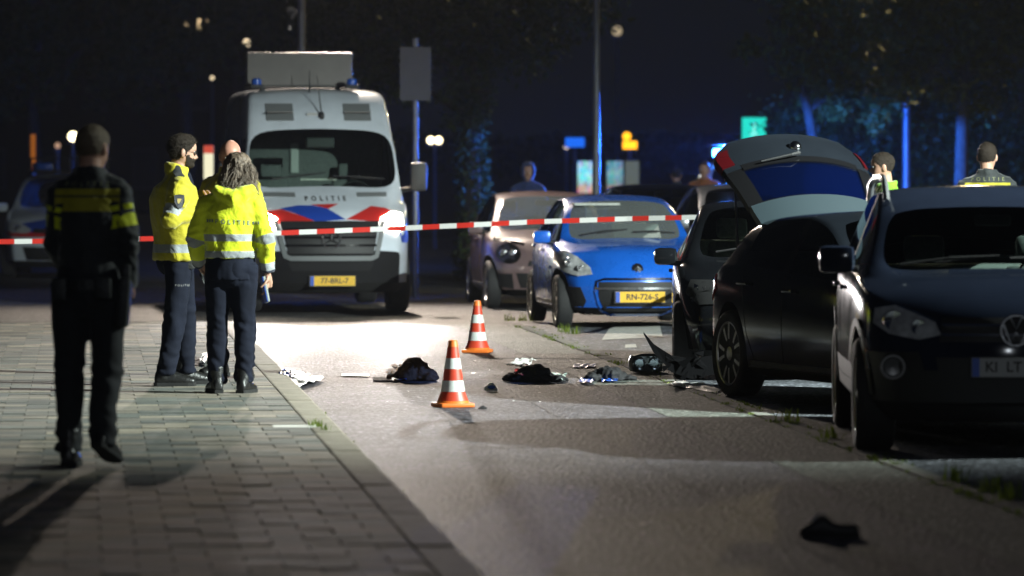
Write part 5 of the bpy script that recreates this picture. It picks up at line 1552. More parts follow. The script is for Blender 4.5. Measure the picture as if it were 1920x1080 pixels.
# ---------------------------------------------------------------- bearded officer in profile
def officer_beard():
    e = place_person(330, 722, radians(-72), 1.055, 'bearded man with glasses in yellow police coat seen from the side')
    J = skeleton(hiL=(-.09, .02, .93), hiR=(.095, 0, .93), knL=(-.12, .10, .50), anL=(-.12, .10, .09), knR=(.11, -.03, .50), anR=(.12, -.10, .09), toeL=(-.1, 1), toeR=(.18, 1),
                 elR=(.255, -.10, 1.19), wrR=(.13, .17, 1.27), elL=(-.235, .02, 1.17), wrL=(-.20, .16, .98), chest=(0, -.015, 1.32), neck=(0, .0, 1.50), head=(0, .035, 1.56))
    M = head_xf(J, yaw=-.10, pitch=-.10)
    make_body(J, e, M, M_SKIN, [(J['wrR'] + Vector((-.02, .02, .02)), Vector((-.5, .5, .5)), Vector((-.3, -.6, 0)), 1, .9), (J['wrL'], Vector((.1, .5, -.8)), Vector((1, 0, 0)), 1, .5)], .058)
    hmask = lambda a, z: z > interp([(0, .185), (.5, .19), (.8, .175), (1.05, .145), (1.3, .12), (1.45, .085), (1.7, .085), (1.9, .06), (pi, .035)], a)
    hs = shell(M, lambda a, z: z > interp([(0, .185), (.5, .19), (.8, .175), (1.05, .145), (1.3, .12), (1.45, .085), (1.7, .085), (1.9, .06), (pi, .035)], a), lambda a, z: .004 + .010 * smoothstep(.14, .22, z), 'hair', M_HAIRD, e)
    tufts(M, hmask, 1300, .022, M_HAIRD, hs, 2, .008)
    shell(M, lambda a, z: z < .075 and a < 1.35 and z > .004 and (z < interp([(0, .045), (.25, .05), (.4, .072), (1.3, .10)], a) or (a < .35 and .064 < z < .074)) or (1.1 < a < 1.3 and z < .095 and z > .03), lambda a, z: .005, 'beard', M_HAIRD, e)
    eyes(M, e)
    g = MB(); fr = mat('spectacle_frame', (.05, .05, .05), .3, .5)
    for s in (-1, 1):
        g.tube([M @ Vector((s * .034 + .021 * cos(2 * pi * k / 14), .100 - .004 * abs(cos(2 * pi * k / 14)), .116 + .016 * sin(2 * pi * k / 14))) for k in range(15)], .0018, 5)
        g.tube([M @ Vector((s * .055, .096, .120)), M @ Vector((s * .079, .0, .118))], .0018, 5)
    g.tube([M @ Vector((-.013, .10, .118)), M @ Vector((.013, .10, .118))], .0018, 5)
    go = g.build('spectacles', fr, e)
    for s in (-1, 1): MB().add([M @ Vector((s * .034 + .019 * cos(2 * pi * k / 14), .0995, .116 + .0145 * sin(2 * pi * k / 14))) for k in range(14)], [list(range(14))]).build('lens', M_CLEAR, go)
    m = cloth_mat('coat_yellow', (0.46, 0.40, 0.008), [(.952, 1.012, TAPE)], [(.62, .92, TAPE)])
    make_trousers(J, e, M_NAVY, 1.05, 5); make_boots(J, e)
    # dark vest under the open coat
    vs = MB(); n = 18; vs.rings([[Vector((rx * cos(2 * pi * k / n), .03 + ry * sin(2 * pi * k / n), z)) for k in range(n)] for z, rx, ry in ((.90, .15, .135), (1.1, .15, .135), (1.3, .15, .135), (1.45, .10, .10), (1.53, .065, .075))])
    link('vest', remeshed(vs, .014, 3), M_NAVY, e, True)
    jk, arms = make_jacket(J, e, m, hem=.895, bulk=1.16, collar=.075, seed=9)
    bv = bvh_of(jk); d = Vector((-1, 0, 0))
    # shoulder shield, epaulette, pocket band
    c = arms['R'][0].lerp(arms['R'][1], .42)
    sh = [(.0, .05), (.036, .045), (.038, -.005), (.02, -.042), (0, -.055), (-.02, -.042), (-.038, -.005), (-.036, .045)]
    V = []
    for y, z in sh:
        h = bv.ray_cast(Vector((1, c.y + y, c.z + z)), d); V.append((h[0] if h[0] is not None else Vector((.3, c.y + y, c.z + z))) + Vector((.016, 0, 0)))
    so = MB().add(V, [list(range(8))]).build('shoulder_badge', M_BADGE, e)
    em = [p.lerp(sum(V, Vector()) / 8, .55) + Vector((.003, 0, 0)) for p in V]
    MB().add(em, [list(range(8))]).build('badge_emblem', mat('emblem_gold', (.42, .33, .10), .5), so)
    up = Vector((0, 0, -1)); s0 = arms['R'][0]
    quad_on(bv, [(s0.x - .09, s0.y - .035, 1.6), (s0.x + .01, s0.y - .035, 1.6), (s0.x + .01, s0.y + .03, 1.6), (s0.x - .09, s0.y + .03, 1.6)], up, M_NAVY2, 'epaulette', e, .006)
    badge_on(bvh_of([o for o in e.children if o.name.startswith('trousers')][0]), Vector((.11, .0, .72)), d, 'POLITIE', .022, mat('pocket_letter', (.3, .3, .3), .7), 'lettering', e, Vector((0, 1, 0)), Vector((0, 0, 1)), 1.6)
    MB().box((.17, .06, .90), (.05, .08, .13), bev=.02).build('pouch', M_GEAR, e, 50)
    MB().tube([(.18, .10, .88), (.20, .14, .80), (.19, .16, .74), (.18, .13, .80)], .008, 6).build('key_cord', M_GEAR, e)
    return e
officer_beard()

# ---------------------------------------------------------------- woman with loose hair, back to the camera
def officer_woman():
    e = place_person(432, 737, radians(2), .985, 'woman officer with loose hair in bright yellow hooded police coat, back turned')
    J = skeleton(hiL=(-.085, 0, .93), hiR=(.10, 0, .93), knL=(-.10, .03, .50), anL=(-.105, .02, .09), knR=(.105, .02, .50), anR=(.10, -.01, .09), toeL=(-.25, 1), toeR=(.32, 1),
                 shL=(-.175, .0, 1.40), shR=(.178, -.01, 1.41), elR=(.262, -.04, 1.16), wrR=(.275, .03, .90), elL=(-.265, .03, 1.14), wrL=(-.235, .17, .95), neck=(.03, .015, 1.485), head=(.07, .05, 1.525), chest=(0, -.01, 1.32))
    M = head_xf(J, yaw=.35, pitch=-.22, roll=-.06)
    hR = (J['wrR'] + Vector((.0, .01, -.03)), Vector((.0, .15, -1)), Vector((-1, .1, 0)), -1, .55, .95)
    make_body(J, e, M, M_SKIN, [hR, (J['wrL'], Vector((.3, .6, -.4)), Vector((1, 0, 0)), 1, .5)], .052)
    # loose hair: cap, falling mass, strands
    off = lambda a, z: .016 + .014 * smoothstep(.10, .20, z)
    cap = shell(M, lambda a, z: z > interp([(0, .19), (.7, .17), (1.1, .10), (1.4, .06), (1.7, .03), (pi, .03)], a), off, 'hair', M_HAIRB, e, amp=.010)
    fall = MB(); n = 18
    rings = []
    for z, rx, ry, dx, dy in ((.17, .082, .080, 0, -.030), (.12, .100, .088, -.004, -.038), (.06, .112, .085, -.012, -.045), (.0, .120, .075, -.018, -.050), (-.035, .105, .06, -.03, -.056), (-.06, .075, .04, -.036, -.058)):
        rings.append([M @ Vector((dx + rx * cos(2 * pi * k / n), dy + ry * sin(2 * pi * k / n), z)) for k in range(n)])
    fall.rings(rings)
    me = remeshed(fall, .008, 2)
    wrinkle(me, lambda p: noise.noise(Vector((p.x * 45, p.y * 45, p.z * 7))) * .014 + noise.noise(Vector((p.x * 16, p.y * 16, p.z * 4))) * .012)
    link('hair_fall', me, M_HAIRB, cap, True)
    st = MB(); random.seed(21)
    for k in range(420):
        a = random.uniform(1.1, 2 * pi - 1.1); z = random.uniform(.06, .22)
        p = head_pt(a, z, .028); pts = [M @ p]; x, y = p.x * 1.12, p.y * 1.0
        L = random.uniform(.55, 1.12) * (z + .10)
        for j in range(1, 5):
            t = j / 4; q = Vector((x * (1 + .30 * t) + random.gauss(0, .013) - .035 * t, y - .022 * t + random.gauss(0, .012), z - L * t)); pts.append(M @ q)
        st.tube(pts, [.0016, .0020, .0018, .0014, .0008], 4)
    so = st.build('hair_strands', M_HAIRB, cap, 80); so['kind'] = 'stuff'
    m = cloth_mat('coat_fluorescent', HV, [(1.005, 1.055, TAPE), (1.128, 1.180, TAPE)], [(.96, 1.14, TAPE), (1.70, 1.92, TAPE), (1.92, 2.1, (.013, .018, .04))])
    make_trousers(J, e, M_NAVY, 1.0, 12); make_boots(J, e)
    jk, arms = make_jacket(J, e, m, hem=1.0, bulk=1.02, collar=.06, hood=True, seed=15)
    # dark lower tail of the coat
    n = 24; rg = lambda z, rx, ry: [Vector((rx * cos(2 * pi * k / n), ry * sin(2 * pi * k / n), z)) for k in range(n)]
    tl = MB(); tl.rings([rg(.84, .185, .138), rg(.90, .184, .137), rg(.98, .18, .132), rg(1.04, .172, .124)])
    me = remeshed(tl, .012, 2); wrinkle(me, lambda p: noise.noise(Vector((p.x * 14, p.y * 14, p.z * 6))) * .010)
    link('coat_tail', me, M_NAVY, e, True)
    bv = bvh_of(jk); d = Vector((0, 1, 0)); X, Z = Vector((1, 0, 0)), Vector((0, 0, 1))
    R = Matrix.Rotation(radians(-4), 3, 'Y')
    badge_on(bv, Vector((.02, -.1, 1.268)), d, 'POLITIE', .046, mat('coat_letter', (.16, .19, .19), .6), 'lettering', e, R.inverted() @ X if False else Vector((.998, 0, -.05)), Z, 1.75, .001)
    for x, w in ((-.155, .05), (.185, .05)):
        for k in range(3): quad_on(bv, [(x + k * .018 - .018, -.1, 1.262 - x * .05), (x + k * .018 - .006, -.1, 1.262 - x * .05), (x + k * .018 - .006, -.1, 1.284 - x * .05), (x + k * .018 - .018, -.1, 1.284 - x * .05)], d, MATS['coat_letter'], 'lettering_block', e)
    s0 = arms['R'][0]; up = Vector((0, 0, -1))
    quad_on(bv, [(s0.x - .06, s0.y - .03, 1.6), (s0.x + .04, s0.y - .03, 1.6), (s0.x + .04, s0.y + .03, 1.6), (s0.x - .06, s0.y + .03, 1.6)], up, M_NAVY2, 'epaulette', e, .006)
    c = arms['R'][0].lerp(arms['R'][1], .45); V = []
    for y, z in [(.0, .05), (.036, .045), (.038, -.005), (.02, -.042), (0, -.055), (-.02, -.042), (-.038, -.005), (-.036, .045)]:
        h = bv.ray_cast(Vector((1, c.y + y, c.z + z)), Vector((-1, 0, 0))); V.append((h[0] if h[0] is not None else Vector((.3, c.y + y, c.z + z))) + Vector((.016, 0, 0)))
    MB().add(V, [list(range(8))]).build('shoulder_badge', M_BADGE, e)
    n = 24
    # the folder in her right hand is a thing of its own
    pw = e.matrix_basis @ (J['wrR'] + Vector((-.018, .03, -.135)))
    f = MB().box((0, 0, 0), (.016, .12, .19), bev=.004).build('notebook', mat('notebook_cover', (.30, .34, .33), .5), None)
    f.location = pw; f.rotation_euler = (radians(-8), radians(-10), radians(14)); tag(f, 'slim grey notebook held in the woman officer\'s right hand', 'notebook')
    MB().box((-.011, 0, 0), (.004, .116, .186)).build('blue_back', mat('notebook_blue', (.02, .08, .5), .4), f)
    return e
officer_woman()

# ---------------------------------------------------------------- bald officer behind her
def officer_bald():
    e = place_person(432, 706, radians(150), 1.05, 'bald officer in yellow coat half hidden behind the woman officer')
    J = skeleton(head=(-.04, .06, 1.545), neck=(-.02, .02, 1.5), elR=(.25, .02, 1.17), wrR=(.12, .20, 1.10), elL=(-.25, .02, 1.17), wrL=(-.10, .20, 1.12), anR=(.10, 0, .09), anL=(-.16, .02, .09), knL=(-.14, .02, .5), toeL=(-.7, 1))
    M = head_xf(J, yaw=.55, pitch=-.25)
    make_body(J, e, M, M_SKINR, [(J['wrL'], Vector((.6, .5, .1)), Vector((0, -.3, -1)), 1, .6), (J['wrR'], Vector((-.6, .5, .1)), Vector((0, -.3, -1)), -1, .6)])
    eyes(M, e)
    m = cloth_mat('coat_yellow_b', (0.46, 0.40, 0.008), [(.99, 1.045, TAPE), (1.12, 1.17, TAPE)], [(.60, .86, TAPE)])
    make_trousers(J, e, M_NAVY, 1.05, 25); make_boots(J, e)
    jk, arms = make_jacket(J, e, m, hem=.95, bulk=1.05, collar=.075, seed=33)
    bv = bvh_of(jk); s0 = arms['R'][0]; up = Vector((0, 0, -1))
    for s in 'LR':
        s0 = arms[s][0]; k = 1 if s == 'R' else -1
        quad_on(bv, [(s0.x - .06 * k, s0.y - .03, 1.6), (s0.x + .03 * k, s0.y - .03, 1.6), (s0.x + .03 * k, s0.y + .035, 1.6), (s0.x - .06 * k, s0.y + .035, 1.6)], up, M_NAVY2, 'epaulette', e, .006)
    return e
officer_bald()

# ---------------------------------------------------------------- people further back
def bystander(px, py_top, d, rz, scale, label, jm, hair=M_HAIRD, skin=M_SKIN, pose=None, yaw=0.0, hood=False, seed=0, hem=.88, collar=.05, letters=False):
    e = empty('person', (Xp(px, d), d, 0), rz, label, 'person')
    sc = (CH - (py_top - HZ) * d / F) / 1.81; e.scale = (sc,) * 3
    J = skeleton(**(pose or {}))
    M = head_xf(J, yaw=yaw, pitch=-.05)
    make_body(J, e, M, skin, [(J['wrL'], Vector((.1, .4, -1)), Vector((1, 0, 0)), 1, .5), (J['wrR'], Vector((-.1, .4, -1)), Vector((-1, 0, 0)), -1, .5)])
    if hood: shell(M, lambda a, z: a > .75 or z > .20, lambda a, z: .03, 'hood', jm, e)
    elif hair: shell(M, buzz, lambda a, z: .003 + .004 * smoothstep(.12, .2, z), 'hair', hair, e, amp=.003, seed=seed)
    eyes(M, e); make_trousers(J, e, M_NAVY2, 1.0, seed); make_boots(J, e)
    jk, arms = make_jacket(J, e, jm, hem=hem, bulk=1.02, collar=collar, seed=seed)
    if letters:
        badge_on(bvh_of(jk), Vector((0, -.1, 1.478)), Vector((0, 1, 0)), 'POLITIE', .046, MATS['dim_letter'], 'lettering', e, Vector((1, 0, 0)), Vector((0, 0, 1)), 1.9)
    return e
m_off = cloth_mat('uniform_bands', (0.014, 0.018, 0.019), [(1.425, 1.45, HV_SHADE), (1.355, 1.41, HV_SHADE)], [(.20, .30, HV_SHADE), (.38, .62, HV_SHADE)], xmax=.19)
m_grn = cloth_mat('vest_green', (0.20, 0.50, 0.012), [(1.39, 1.42, TAPE)], [])
m_blu = cloth_mat('hoodie_blue', (0.02, 0.04, 0.14))
m_drk = cloth_mat('coat_dark', (0.02, 0.02, 0.022))
m_org = cloth_mat('coat_orange', (0.30, 0.10, 0.02))
bystander(1660, 281, 41.5, radians(88), 1, 'man with short dark hair and green collar looking left behind the open tailgate', m_grn, seed=40, collar=.03)
bystander(1851, 262, 43.5, radians(-3), 1, 'officer with yellow back bands standing behind the dark SUV', m_off, seed=41, yaw=-.2, letters=True)
bystander(990, 304, 66.0, radians(180), 1, 'person in a dark blue hooded top beyond the pale car', m_blu, seed=42, hood=True)
bystander(1268, 311, 70.0, radians(10), 1, 'dark-haired person in a dark coat facing away beyond the dark car', m_drk, seed=43)
bystander(1321, 299, 67.3, radians(170), 1, 'person in an orange-brown coat beside the flashing police car', m_org, seed=44)
# ================================================================== street furniture and lamps
M_POST = mat('galvanised', (0.20, 0.205, 0.21), 0.5, 0.6, var=0.2, vscale=3)
M_LAMPON = glow('street_lamp_lit', (1.0, 0.95, 0.80), 12.0)
def street_lamp(px, d, h, label, arm=(0.9, 0.0), lean=0.0, light=None, r=.05, X=None, shade=False):
    e = empty('street_lamp', (Xp(px, d) if X is None else X, d, 0), 0, label, 'street lamp')
    MB().lathe([(.16, 0), (.16, .03), (r * 1.9, .05), (r * 1.9, .9), (r * 1.4, .95)], 20).build('lamp_base', M_POST, e, 40)
    k = 10; pts = [(lean * t / k, 0, .9 + (h - .9) * t / k) for t in range(k + 1)]
    MB().tube(pts, [lerp(r * 1.25, r * .8, t / k) for t in range(k + 1)], 14).build('pole', M_POST, e, 40)
    a = Vector((arm[0], arm[1], .18)); top = Vector(pts[-1])
    MB().tube([top, top + a * .5 + Vector((0, 0, .05)), top + a], r * .6, 10).build('arm', M_POST, e, 40)
    hd = top + a; ad = Vector((arm[0], arm[1], 0)).normalized(); ang = math.atan2(ad.y, ad.x)
    ho = MB().box((.22, 0, 0), (.62, .24, .10), bev=.04, taper=.8).build('lamp_head', M_POST, e, 40); ho.location = hd; ho.rotation_euler = (0, 0, ang)
    MB().box((.24, 0, -.052), (.46, .17, .012)).build('lamp_lens', M_LAMPON if light else M_WPL, ho)
    if light:
        tgt, pw, col, sp, bl = light
        lo = hd + ad * .24 + Vector((0, 0, -.09))
        if shade:        # round shade added out of view to block light above the car rooftops
            MB().rings([[hd + ad * .24 + Vector((rr * cos(2 * pi * k / 32), rr * sin(2 * pi * k / 32), z)) for k in range(32)] for rr, z in ((.10, .10), (.34, .04), (.43, -.06), (.43, -.160), (.425, -.160), (.42, -.06), (.33, .03), (.09, .09))], False).build('added_lamp_shade', M_POST, e, 40)
        spot('lamp_light', e, lo, Vector(tgt) - Vector(e.location), pw, col, sp, bl, .03 if shade else .09)
    return e
street_lamp(565, 64.5, 6.6, 'grey street lamp rising behind the roof board of the police van', (.5, -1.0), r=.05, light=((-1.9, 31, 0), 8200, (1, .84, .69), 112, .6))
street_lamp(1118, 66, 6.2, 'slim street lamp between the ivy tree and the lit signs', (.3, -.9), r=.045)
street_lamp(1699, 76, 7.6, 'street lamp behind the dark SUV glowing blue from the beacons', (.8, -.6), r=.055, light=((6.2, 66, 3.0), 2600, (1, .78, .36), 140, .7))
# the lamp that lights the scene from the right, beyond the parked cars
street_lamp(0, 29.8, 7.6, 'tall street lamp on the right beyond the parked cars', (-.9, .1), X=14.6, light=((-0.5, 44.0, 0.4), 44000, (.88, 1.0, .94), 118, .75), shade=True)
# unseen fill lamp added behind the camera to lift the shadows
street_lamp(0, -9.0, 7.0, 'added fill lamp out of view behind the viewpoint', (-.2, .9), X=3.4, light=((-0.4, 40.0, 1.0), 2600, (.84, .92, 1.0), 70, .6))

# ---- sign seen from behind
e = empty('road_sign', (Xp(779, 62), 62, 0), 0, 'grey back of a tall road sign on a pole right of the van', 'road sign')
MB().tube([(0, 0, 0), (0, 0, 3.35)], .038, 12).build('pole', M_POST, e, 40)
z0, z1 = Zp(189, 62), Zp(88, 62)
MB().box((0, -.055, (z0 + z1) / 2), (.40, .012, z1 - z0), bev=.004).build('sign_plate', mat('sign_back', (.075, .075, .085), .55, .4, var=.12, vscale=4), e)
for z in (z0 + .1, z1 - .1): MB().box((0, -.03, z), (.30, .04, .03)).build('sign_rail', M_POST, e)

# ---- police tape: red and white ribbon
M_TR = mat('tape_red', (.60, .03, .02), .4); M_TW = mat('tape_white', (.72, .72, .70), .4)
path = [(-140, 455, 46.5), (95, 452, 46.5), (300, 447, 46.5), (520, 437, 46.5), (740, 428.5, 46.5), (880, 422, 46.3), (1000, 416, 46.2), (1180, 410, 46.0), (1345, 406.5, 45.6), (1500, 404, 45), (1640, 400, 57.8)]
P3 = [pt(*p) for p in path]; tot = [0]
for a, b in zip(P3, P3[1:]): tot.append(tot[-1] + (b - a).length)
def along(sv):
    for i in range(len(P3) - 1):
        if sv <= tot[i + 1]: return P3[i].lerp(P3[i + 1], (sv - tot[i]) / (tot[i + 1] - tot[i]))
    return P3[-1]
tp = MB(); step = .0575; N = int(tot[-1] / step); V = []; Fs = []; mi = []
for i in range(N + 1):
    c = along(i * step); tw = .5 * noise.noise(Vector((i * .012, 7, 1))); w = .024
    d = Vector((0, sin(tw), cos(tw))) * w
    V += [c - d, c + d]
for i in range(N): Fs.append((2 * i, 2 * i + 1, 2 * i + 3, 2 * i + 2)); mi.append((i // 3) % 2)
tp.add(V, Fs); o = tp.build('police_tape', M_TR); o.data.materials.append(M_TW)
for p, k in zip(o.data.polygons, mi): p.material_index = k
tag(o, 'red and white barrier tape stretched across the street', 'barrier tape')

# ---- traffic cones
M_CR = mat('cone_red', (.52, .045, .018), .45, var=.12, vscale=12); M_CW = mat('cone_white', (.60, .62, .60), .35, var=.15, vscale=20); M_CO = mat('cone_orange', (.70, .16, .02), .45, var=.12, vscale=12)
def cone(px, py, h, label, rz):
    p = ground(px, py); e = empty('traffic_cone', p, rz, label, 'traffic cone', 'traffic cones on the lane')
    R = lambda z: lerp(.105, .032, (z - .045) / (1 - .045)) * h / .5 if z > .045 else .12
    sq = MB().box((0, 0, .016), (.265 * h / .5, .265 * h / .5, .032), bev=.014); sq.lathe([(.125 * h / .5, .03), (.118 * h / .5, .045), (.10 * h / .5, .055)], 28); sq.build('base', M_CO, e, 40)
    bands = [(.045, .235, M_CR), (.235, .40, M_CW), (.40, .575, M_CR), (.575, .735, M_CW), (.735, .905, M_CR), (.905, 1.0, M_CO)]
    for a, b, m in bands:
        x = .0015 if m is M_CW else 0
        MB().lathe([(R(a) + x, a * h), (R(b) + x, b * h)] if b < 1 else [(R(a) + .002, a * h), (R(b), b * h), (R(b) * .7, b * h + .004)], 28).build('band', m, e, 40)
    return e
cone(849, 763, .475, 'nearer red and white traffic cone with an orange foot', .35)
cone(895, 661, .475, 'farther red and white traffic cone closer to the parked cars', -.2)

# ---- things left lying on the lane
def heap(name, px0, px1, pybase, pytop, m, label, cat, seed, parts=9, flat=1.0, depth=.7, vox=.010, amp=.02):
    b = ground((px0 + px1) / 2, pybase); w = (px1 - px0) * b.y / F; h = (pybase - pytop) * b.y / F * .98
    random.seed(seed); mb = MB()
    for k in range(parts):
        x = random.uniform(-.42, .42) * w; y = random.uniform(-.4, .4) * w * depth; hh = h * (1 - (abs(x) / (w * .5)) ** 2) * random.uniform(.6, 1)
        mb.blob((x, y, hh * .42), (w * random.uniform(.12, .22), w * depth * random.uniform(.12, .25), max(hh * .58, .02)), rot=Matrix.Rotation(random.uniform(0, 3), 3, 'Z'))
    mb.blob((0, 0, h * .2), (w * .48, w * depth * .4, h * .32)); mb.blob((0, 0, h * .5), (w * .28, w * depth * .3, h * .5))
    me = remeshed(mb, vox, 2)
    wrinkle(me, lambda p: (noise.noise(Vector((p.x * 16 + seed, p.y * 16, p.z * 16))) + .6 * noise.noise(Vector((p.x * 40 + seed, p.y * 30, p.z * 40)))) * amp)
    for v in me.vertices: v.co.z = max(v.co.z, .004)
    o = link(name, me, m, None, True); o.location = (b.x, b.y, 0.0); tag(o, label, cat)
    return o, b, w, h
def rag(name, quad, m, label=None, cat=None, seed=0, amp=.015, n=12, z=0.006, parent=None):
    """a thin crumpled sheet lying on the ground, corners given in the photo"""
    a, b, c, d = [ground(x, y) for x, y in quad]; V = []; Fs = []
    cen = (a + b + c + d) / 4
    for i in range(n + 1):
        for j in range(n + 1):
            p = a.lerp(b, i / n).lerp(d.lerp(c, i / n), j / n) - cen
            p += Vector((noise.noise(Vector((i * .5 + seed, j * .5, 1))), noise.noise(Vector((i * .5 + seed, j * .5, 9))), 0)) * amp * 1.4
            p.z = z + amp * (.7 + .9 * noise.noise(Vector((i * .45 + seed, j * .45, 4))) + .5 * noise.noise(Vector((i * 1.1 + seed, j * 1.1, 6)))); p.z = max(p.z, .005); V.append(p)
    for i in range(n):
        for j in range(n): k = i * (n + 1) + j; Fs.append((k, k + 1, k + n + 2, k + n + 1))
    me = MB().add(V, Fs).mesh(name)
    me = evaluated(me, [('SOLIDIFY', dict(thickness=.0025, offset=1)), ('SUBSURF', dict(levels=1))])
    o = link(name, me, m, parent, True)
    if parent is None: o.location = cen; tag(o, label, cat)
    else: o.location = cen - parent.location
    return o
M_LEATH = mat('brown_leather', (.10, .055, .035), .75, spec=.2, var=.7, vscale=9, bump=.6, bscale=25)
M_BLK = mat('black_cloth', (.010, .010, .012), .8, var=.4, vscale=12, bump=.6, bscale=25)
M_WCL = mat('white_cloth', (.62, .63, .62), .75, var=.2, vscale=12, bump=.3, bscale=30)
M_RCL = mat('red_cloth', (.42, .03, .025), .7, var=.3, vscale=14)
M_BPL = mat('blue_plastic', (.02, .10, .48), .4, var=.3, vscale=14)
M_WPP = mat('white_plastic', (.66, .67, .68), .4, var=.15, vscale=14)
o, b, w, h = heap('leather_jacket', 733, 824, 714, 669, M_LEATH, 'crumpled dark brown leather jacket heaped left of the nearer cone', 'jacket', 3)
rag('sleeve', [(722, 704), (752, 712), (756, 690), (738, 690)], M_LEATH, parent=o, seed=3, amp=.03)
rag('blue_wrapper', [(733, 717), (764, 717), (764, 707), (735, 708)], M_BPL, 'crumpled blue wrapper beside the leather jacket', 'wrapper', 5, .02)
rag('dark_strap', [(699, 716), (735, 717), (736, 711), (700, 710)], M_BLK, 'dark strap lying left of the blue wrapper', 'strap', 6, .008)
o, b, w, h = heap('clothes_pile', 941, 1062, 716, 683, M_BLK, 'heap of black clothes with a white shirt and red trim', 'clothes', 8)
rag('white_shirt', [(950, 715), (978, 716), (1006, 703), (972, 700)], M_WCL, parent=o, seed=9, amp=.035, z=.10)
rag('red_trim', [(962, 718), (978, 719), (980, 710), (968, 709)], M_RCL, parent=o, seed=19, amp=.03, z=.05)
rag('pale_glove', [(1026, 717), (1056, 718), (1060, 708), (1034, 706)], mat('pale_green_rubber', (.45, .55, .50), .5), 'pale rubber glove dropped before the clothes pile', 'glove', 14, .03)
heap('black_bag', 1088, 1192, 714, 687, M_BLK, 'flat black bag lying between the clothes and the broken car lamp', 'bag', 21, depth=.5)
rag('blue_glove', [(1075, 692), (1117, 692), (1117, 685), (1075, 686)], M_BPL, 'blue rubber glove behind the black bag', 'glove', 22, .018)
rag('blue_glove', [(1085, 722), (1112, 722), (1112, 713), (1088, 713)], M_BPL, 'blue rubber glove in front of the left end of the black bag', 'glove', 23, .018)
rag('blue_glove', [(1127, 719), (1158, 719), (1158, 713), (1127, 713)], M_BPL, 'blue rubber glove in front of the middle of the black bag', 'glove', 24, .018)
o, b, w, h = heap('tissue', 909, 934, 734, 716, M_WPP, 'scrunched white tissue with a blue patch in front of the clothes pile', 'tissue', 25, parts=5, vox=.008, amp=.012)
MB().blob((-.0, -.06, .035), (.03, .012, .015)).build('blue_patch', M_BPL, o)
rag('white_sheet', [(1248, 724), (1345, 742), (1360, 730), (1280, 718)], M_WPP, 'white plastic sheet on the ground by the rear wheel of the open hatchback', 'plastic sheet', 31, .02, 16)
o = rag('dressing_pack', [(512, 720), (560, 732), (612, 716), (540, 700)], M_WPP, 'torn white dressing pack lying across the lane edge', 'dressing pack', 41, .04, 14)
rag('blue_print', [(522, 714), (540, 718), (548, 708), (534, 704)], M_BPL, parent=o, seed=42, amp=.03, z=.035)
rag('white_strip', [(640, 707), (692, 708), (692, 704), (640, 703)], M_TW, 'narrow strip of white paper on the bright part of the lane', 'paper strip', 44, .006)
o = rag('plastic_bottle_bag', [(326, 700), (352, 702), (350, 680), (332, 678)], M_WPP, 'white and blue plastic bag by the bearded man\'s boots', 'plastic bag', 47, .05); o.location.z = KERB
rag('blue_side', [(330, 694), (344, 695), (342, 684), (333, 684)], M_BPL, parent=o, seed=48, amp=.04, z=.03)
o = rag('white_wrapper', [(374, 700), (398, 702), (396, 684), (380, 682)], M_WPP, 'white wrapper on the slabs between the officers', 'wrapper', 49, .04); o.location.z = KERB
o, b, w, h = heap('stone', 896, 915, 768, 760, M_BLK, 'small dark stone on the lane right of the nearer cone', 'stone', 51, parts=3, vox=.008, amp=.008)
# the lamp unit torn off the black car
p = ground(1210, 700)
e = empty('headlamp_unit', p, .3, 'torn-off car headlamp lying on its side by the black car', 'car headlamp')
hb = MB(); s = p.y / F
hb.rings([[Vector((x * 62 * s * k, y * .16 - .05 + dy, z * 38 * s * k + 19 * s)) for x, z in [(.5, -.42), (.52, 0), (.46, .36), (.2, .5), (-.2, .5), (-.44, .40), (-.52, .05), (-.48, -.38), (-.2, -.5), (.2, -.5)]] for k, y, dy in ((.95, 0, 0), (1.0, .3, 0), (.9, .8, 0), (.6, 1.2, 0))])
hb.build('housing', mat('lamp_housing', (.20, .19, .17), .4, .5), e, 50)
le = MB(); le.rings([[Vector((x * 60 * s * k, -.055 - b_, z * 36 * s * k + 19 * s)) for x, z in [(.5, -.42), (.52, 0), (.46, .36), (.2, .5), (-.2, .5), (-.44, .40), (-.52, .05), (-.48, -.38), (-.2, -.5), (.2, -.5)]] for k, b_ in ((1.0, 0), (.96, .03), (.7, .05), (.2, .06))])
le.build('lens', M_CLEAR, e, 50)
for x in (-.07, .06): MB().lathe([(.004, -.045), (.035, -.05), (.05, -.07), (.055, -.05)], 18, 'y', (x, 0, 19 * s)).build('reflector', M_CHROME, e, 40)
# lost shoe
p = ground(1556, 1008); e = empty('shoe', p, radians(84), 'single black shoe lying alone on the near lane', 'shoe')
mb = MB(); n = 16; prof = [(-.135, .032, .050, .03), (-.11, .040, .068, .035), (-.06, .042, .064, .034), (-.02, .042, .070, .038), (.03, .045, .112, .055), (.055, .047, .098, .05), (.09, .049, .070, .04), (.125, .044, .052, .032), (.142, .025, .040, .028)]
mb.rings([[Vector((w * cos(2 * pi * k / n), y, max(.014, zc + (h_ - zc) * sin(2 * pi * k / n)))) for k in range(n)] for y, w, h_, zc in prof])
link('upper', remeshed(mb, .006, 3), mat('shoe_black', (.010, .010, .011), .6, bump=.3, bscale=60), e, True)
out = [(-.14, .025), (-.11, .042), (-.03, .040), (.05, .048), (.10, .050), (.14, .03)]
MB().prism([(w, y) for y, w in out] + [(-w, y) for y, w in out[::-1]], .001, .018).build('sole', M_SOLE, e)
MB().tube([(-.03, .035, .112), (0, .05, .112), (.03, .062, .098), (.01, .09, .075)], .006, 6).build('trim', mat('shoe_trim', (.35, .36, .38), .5), e)
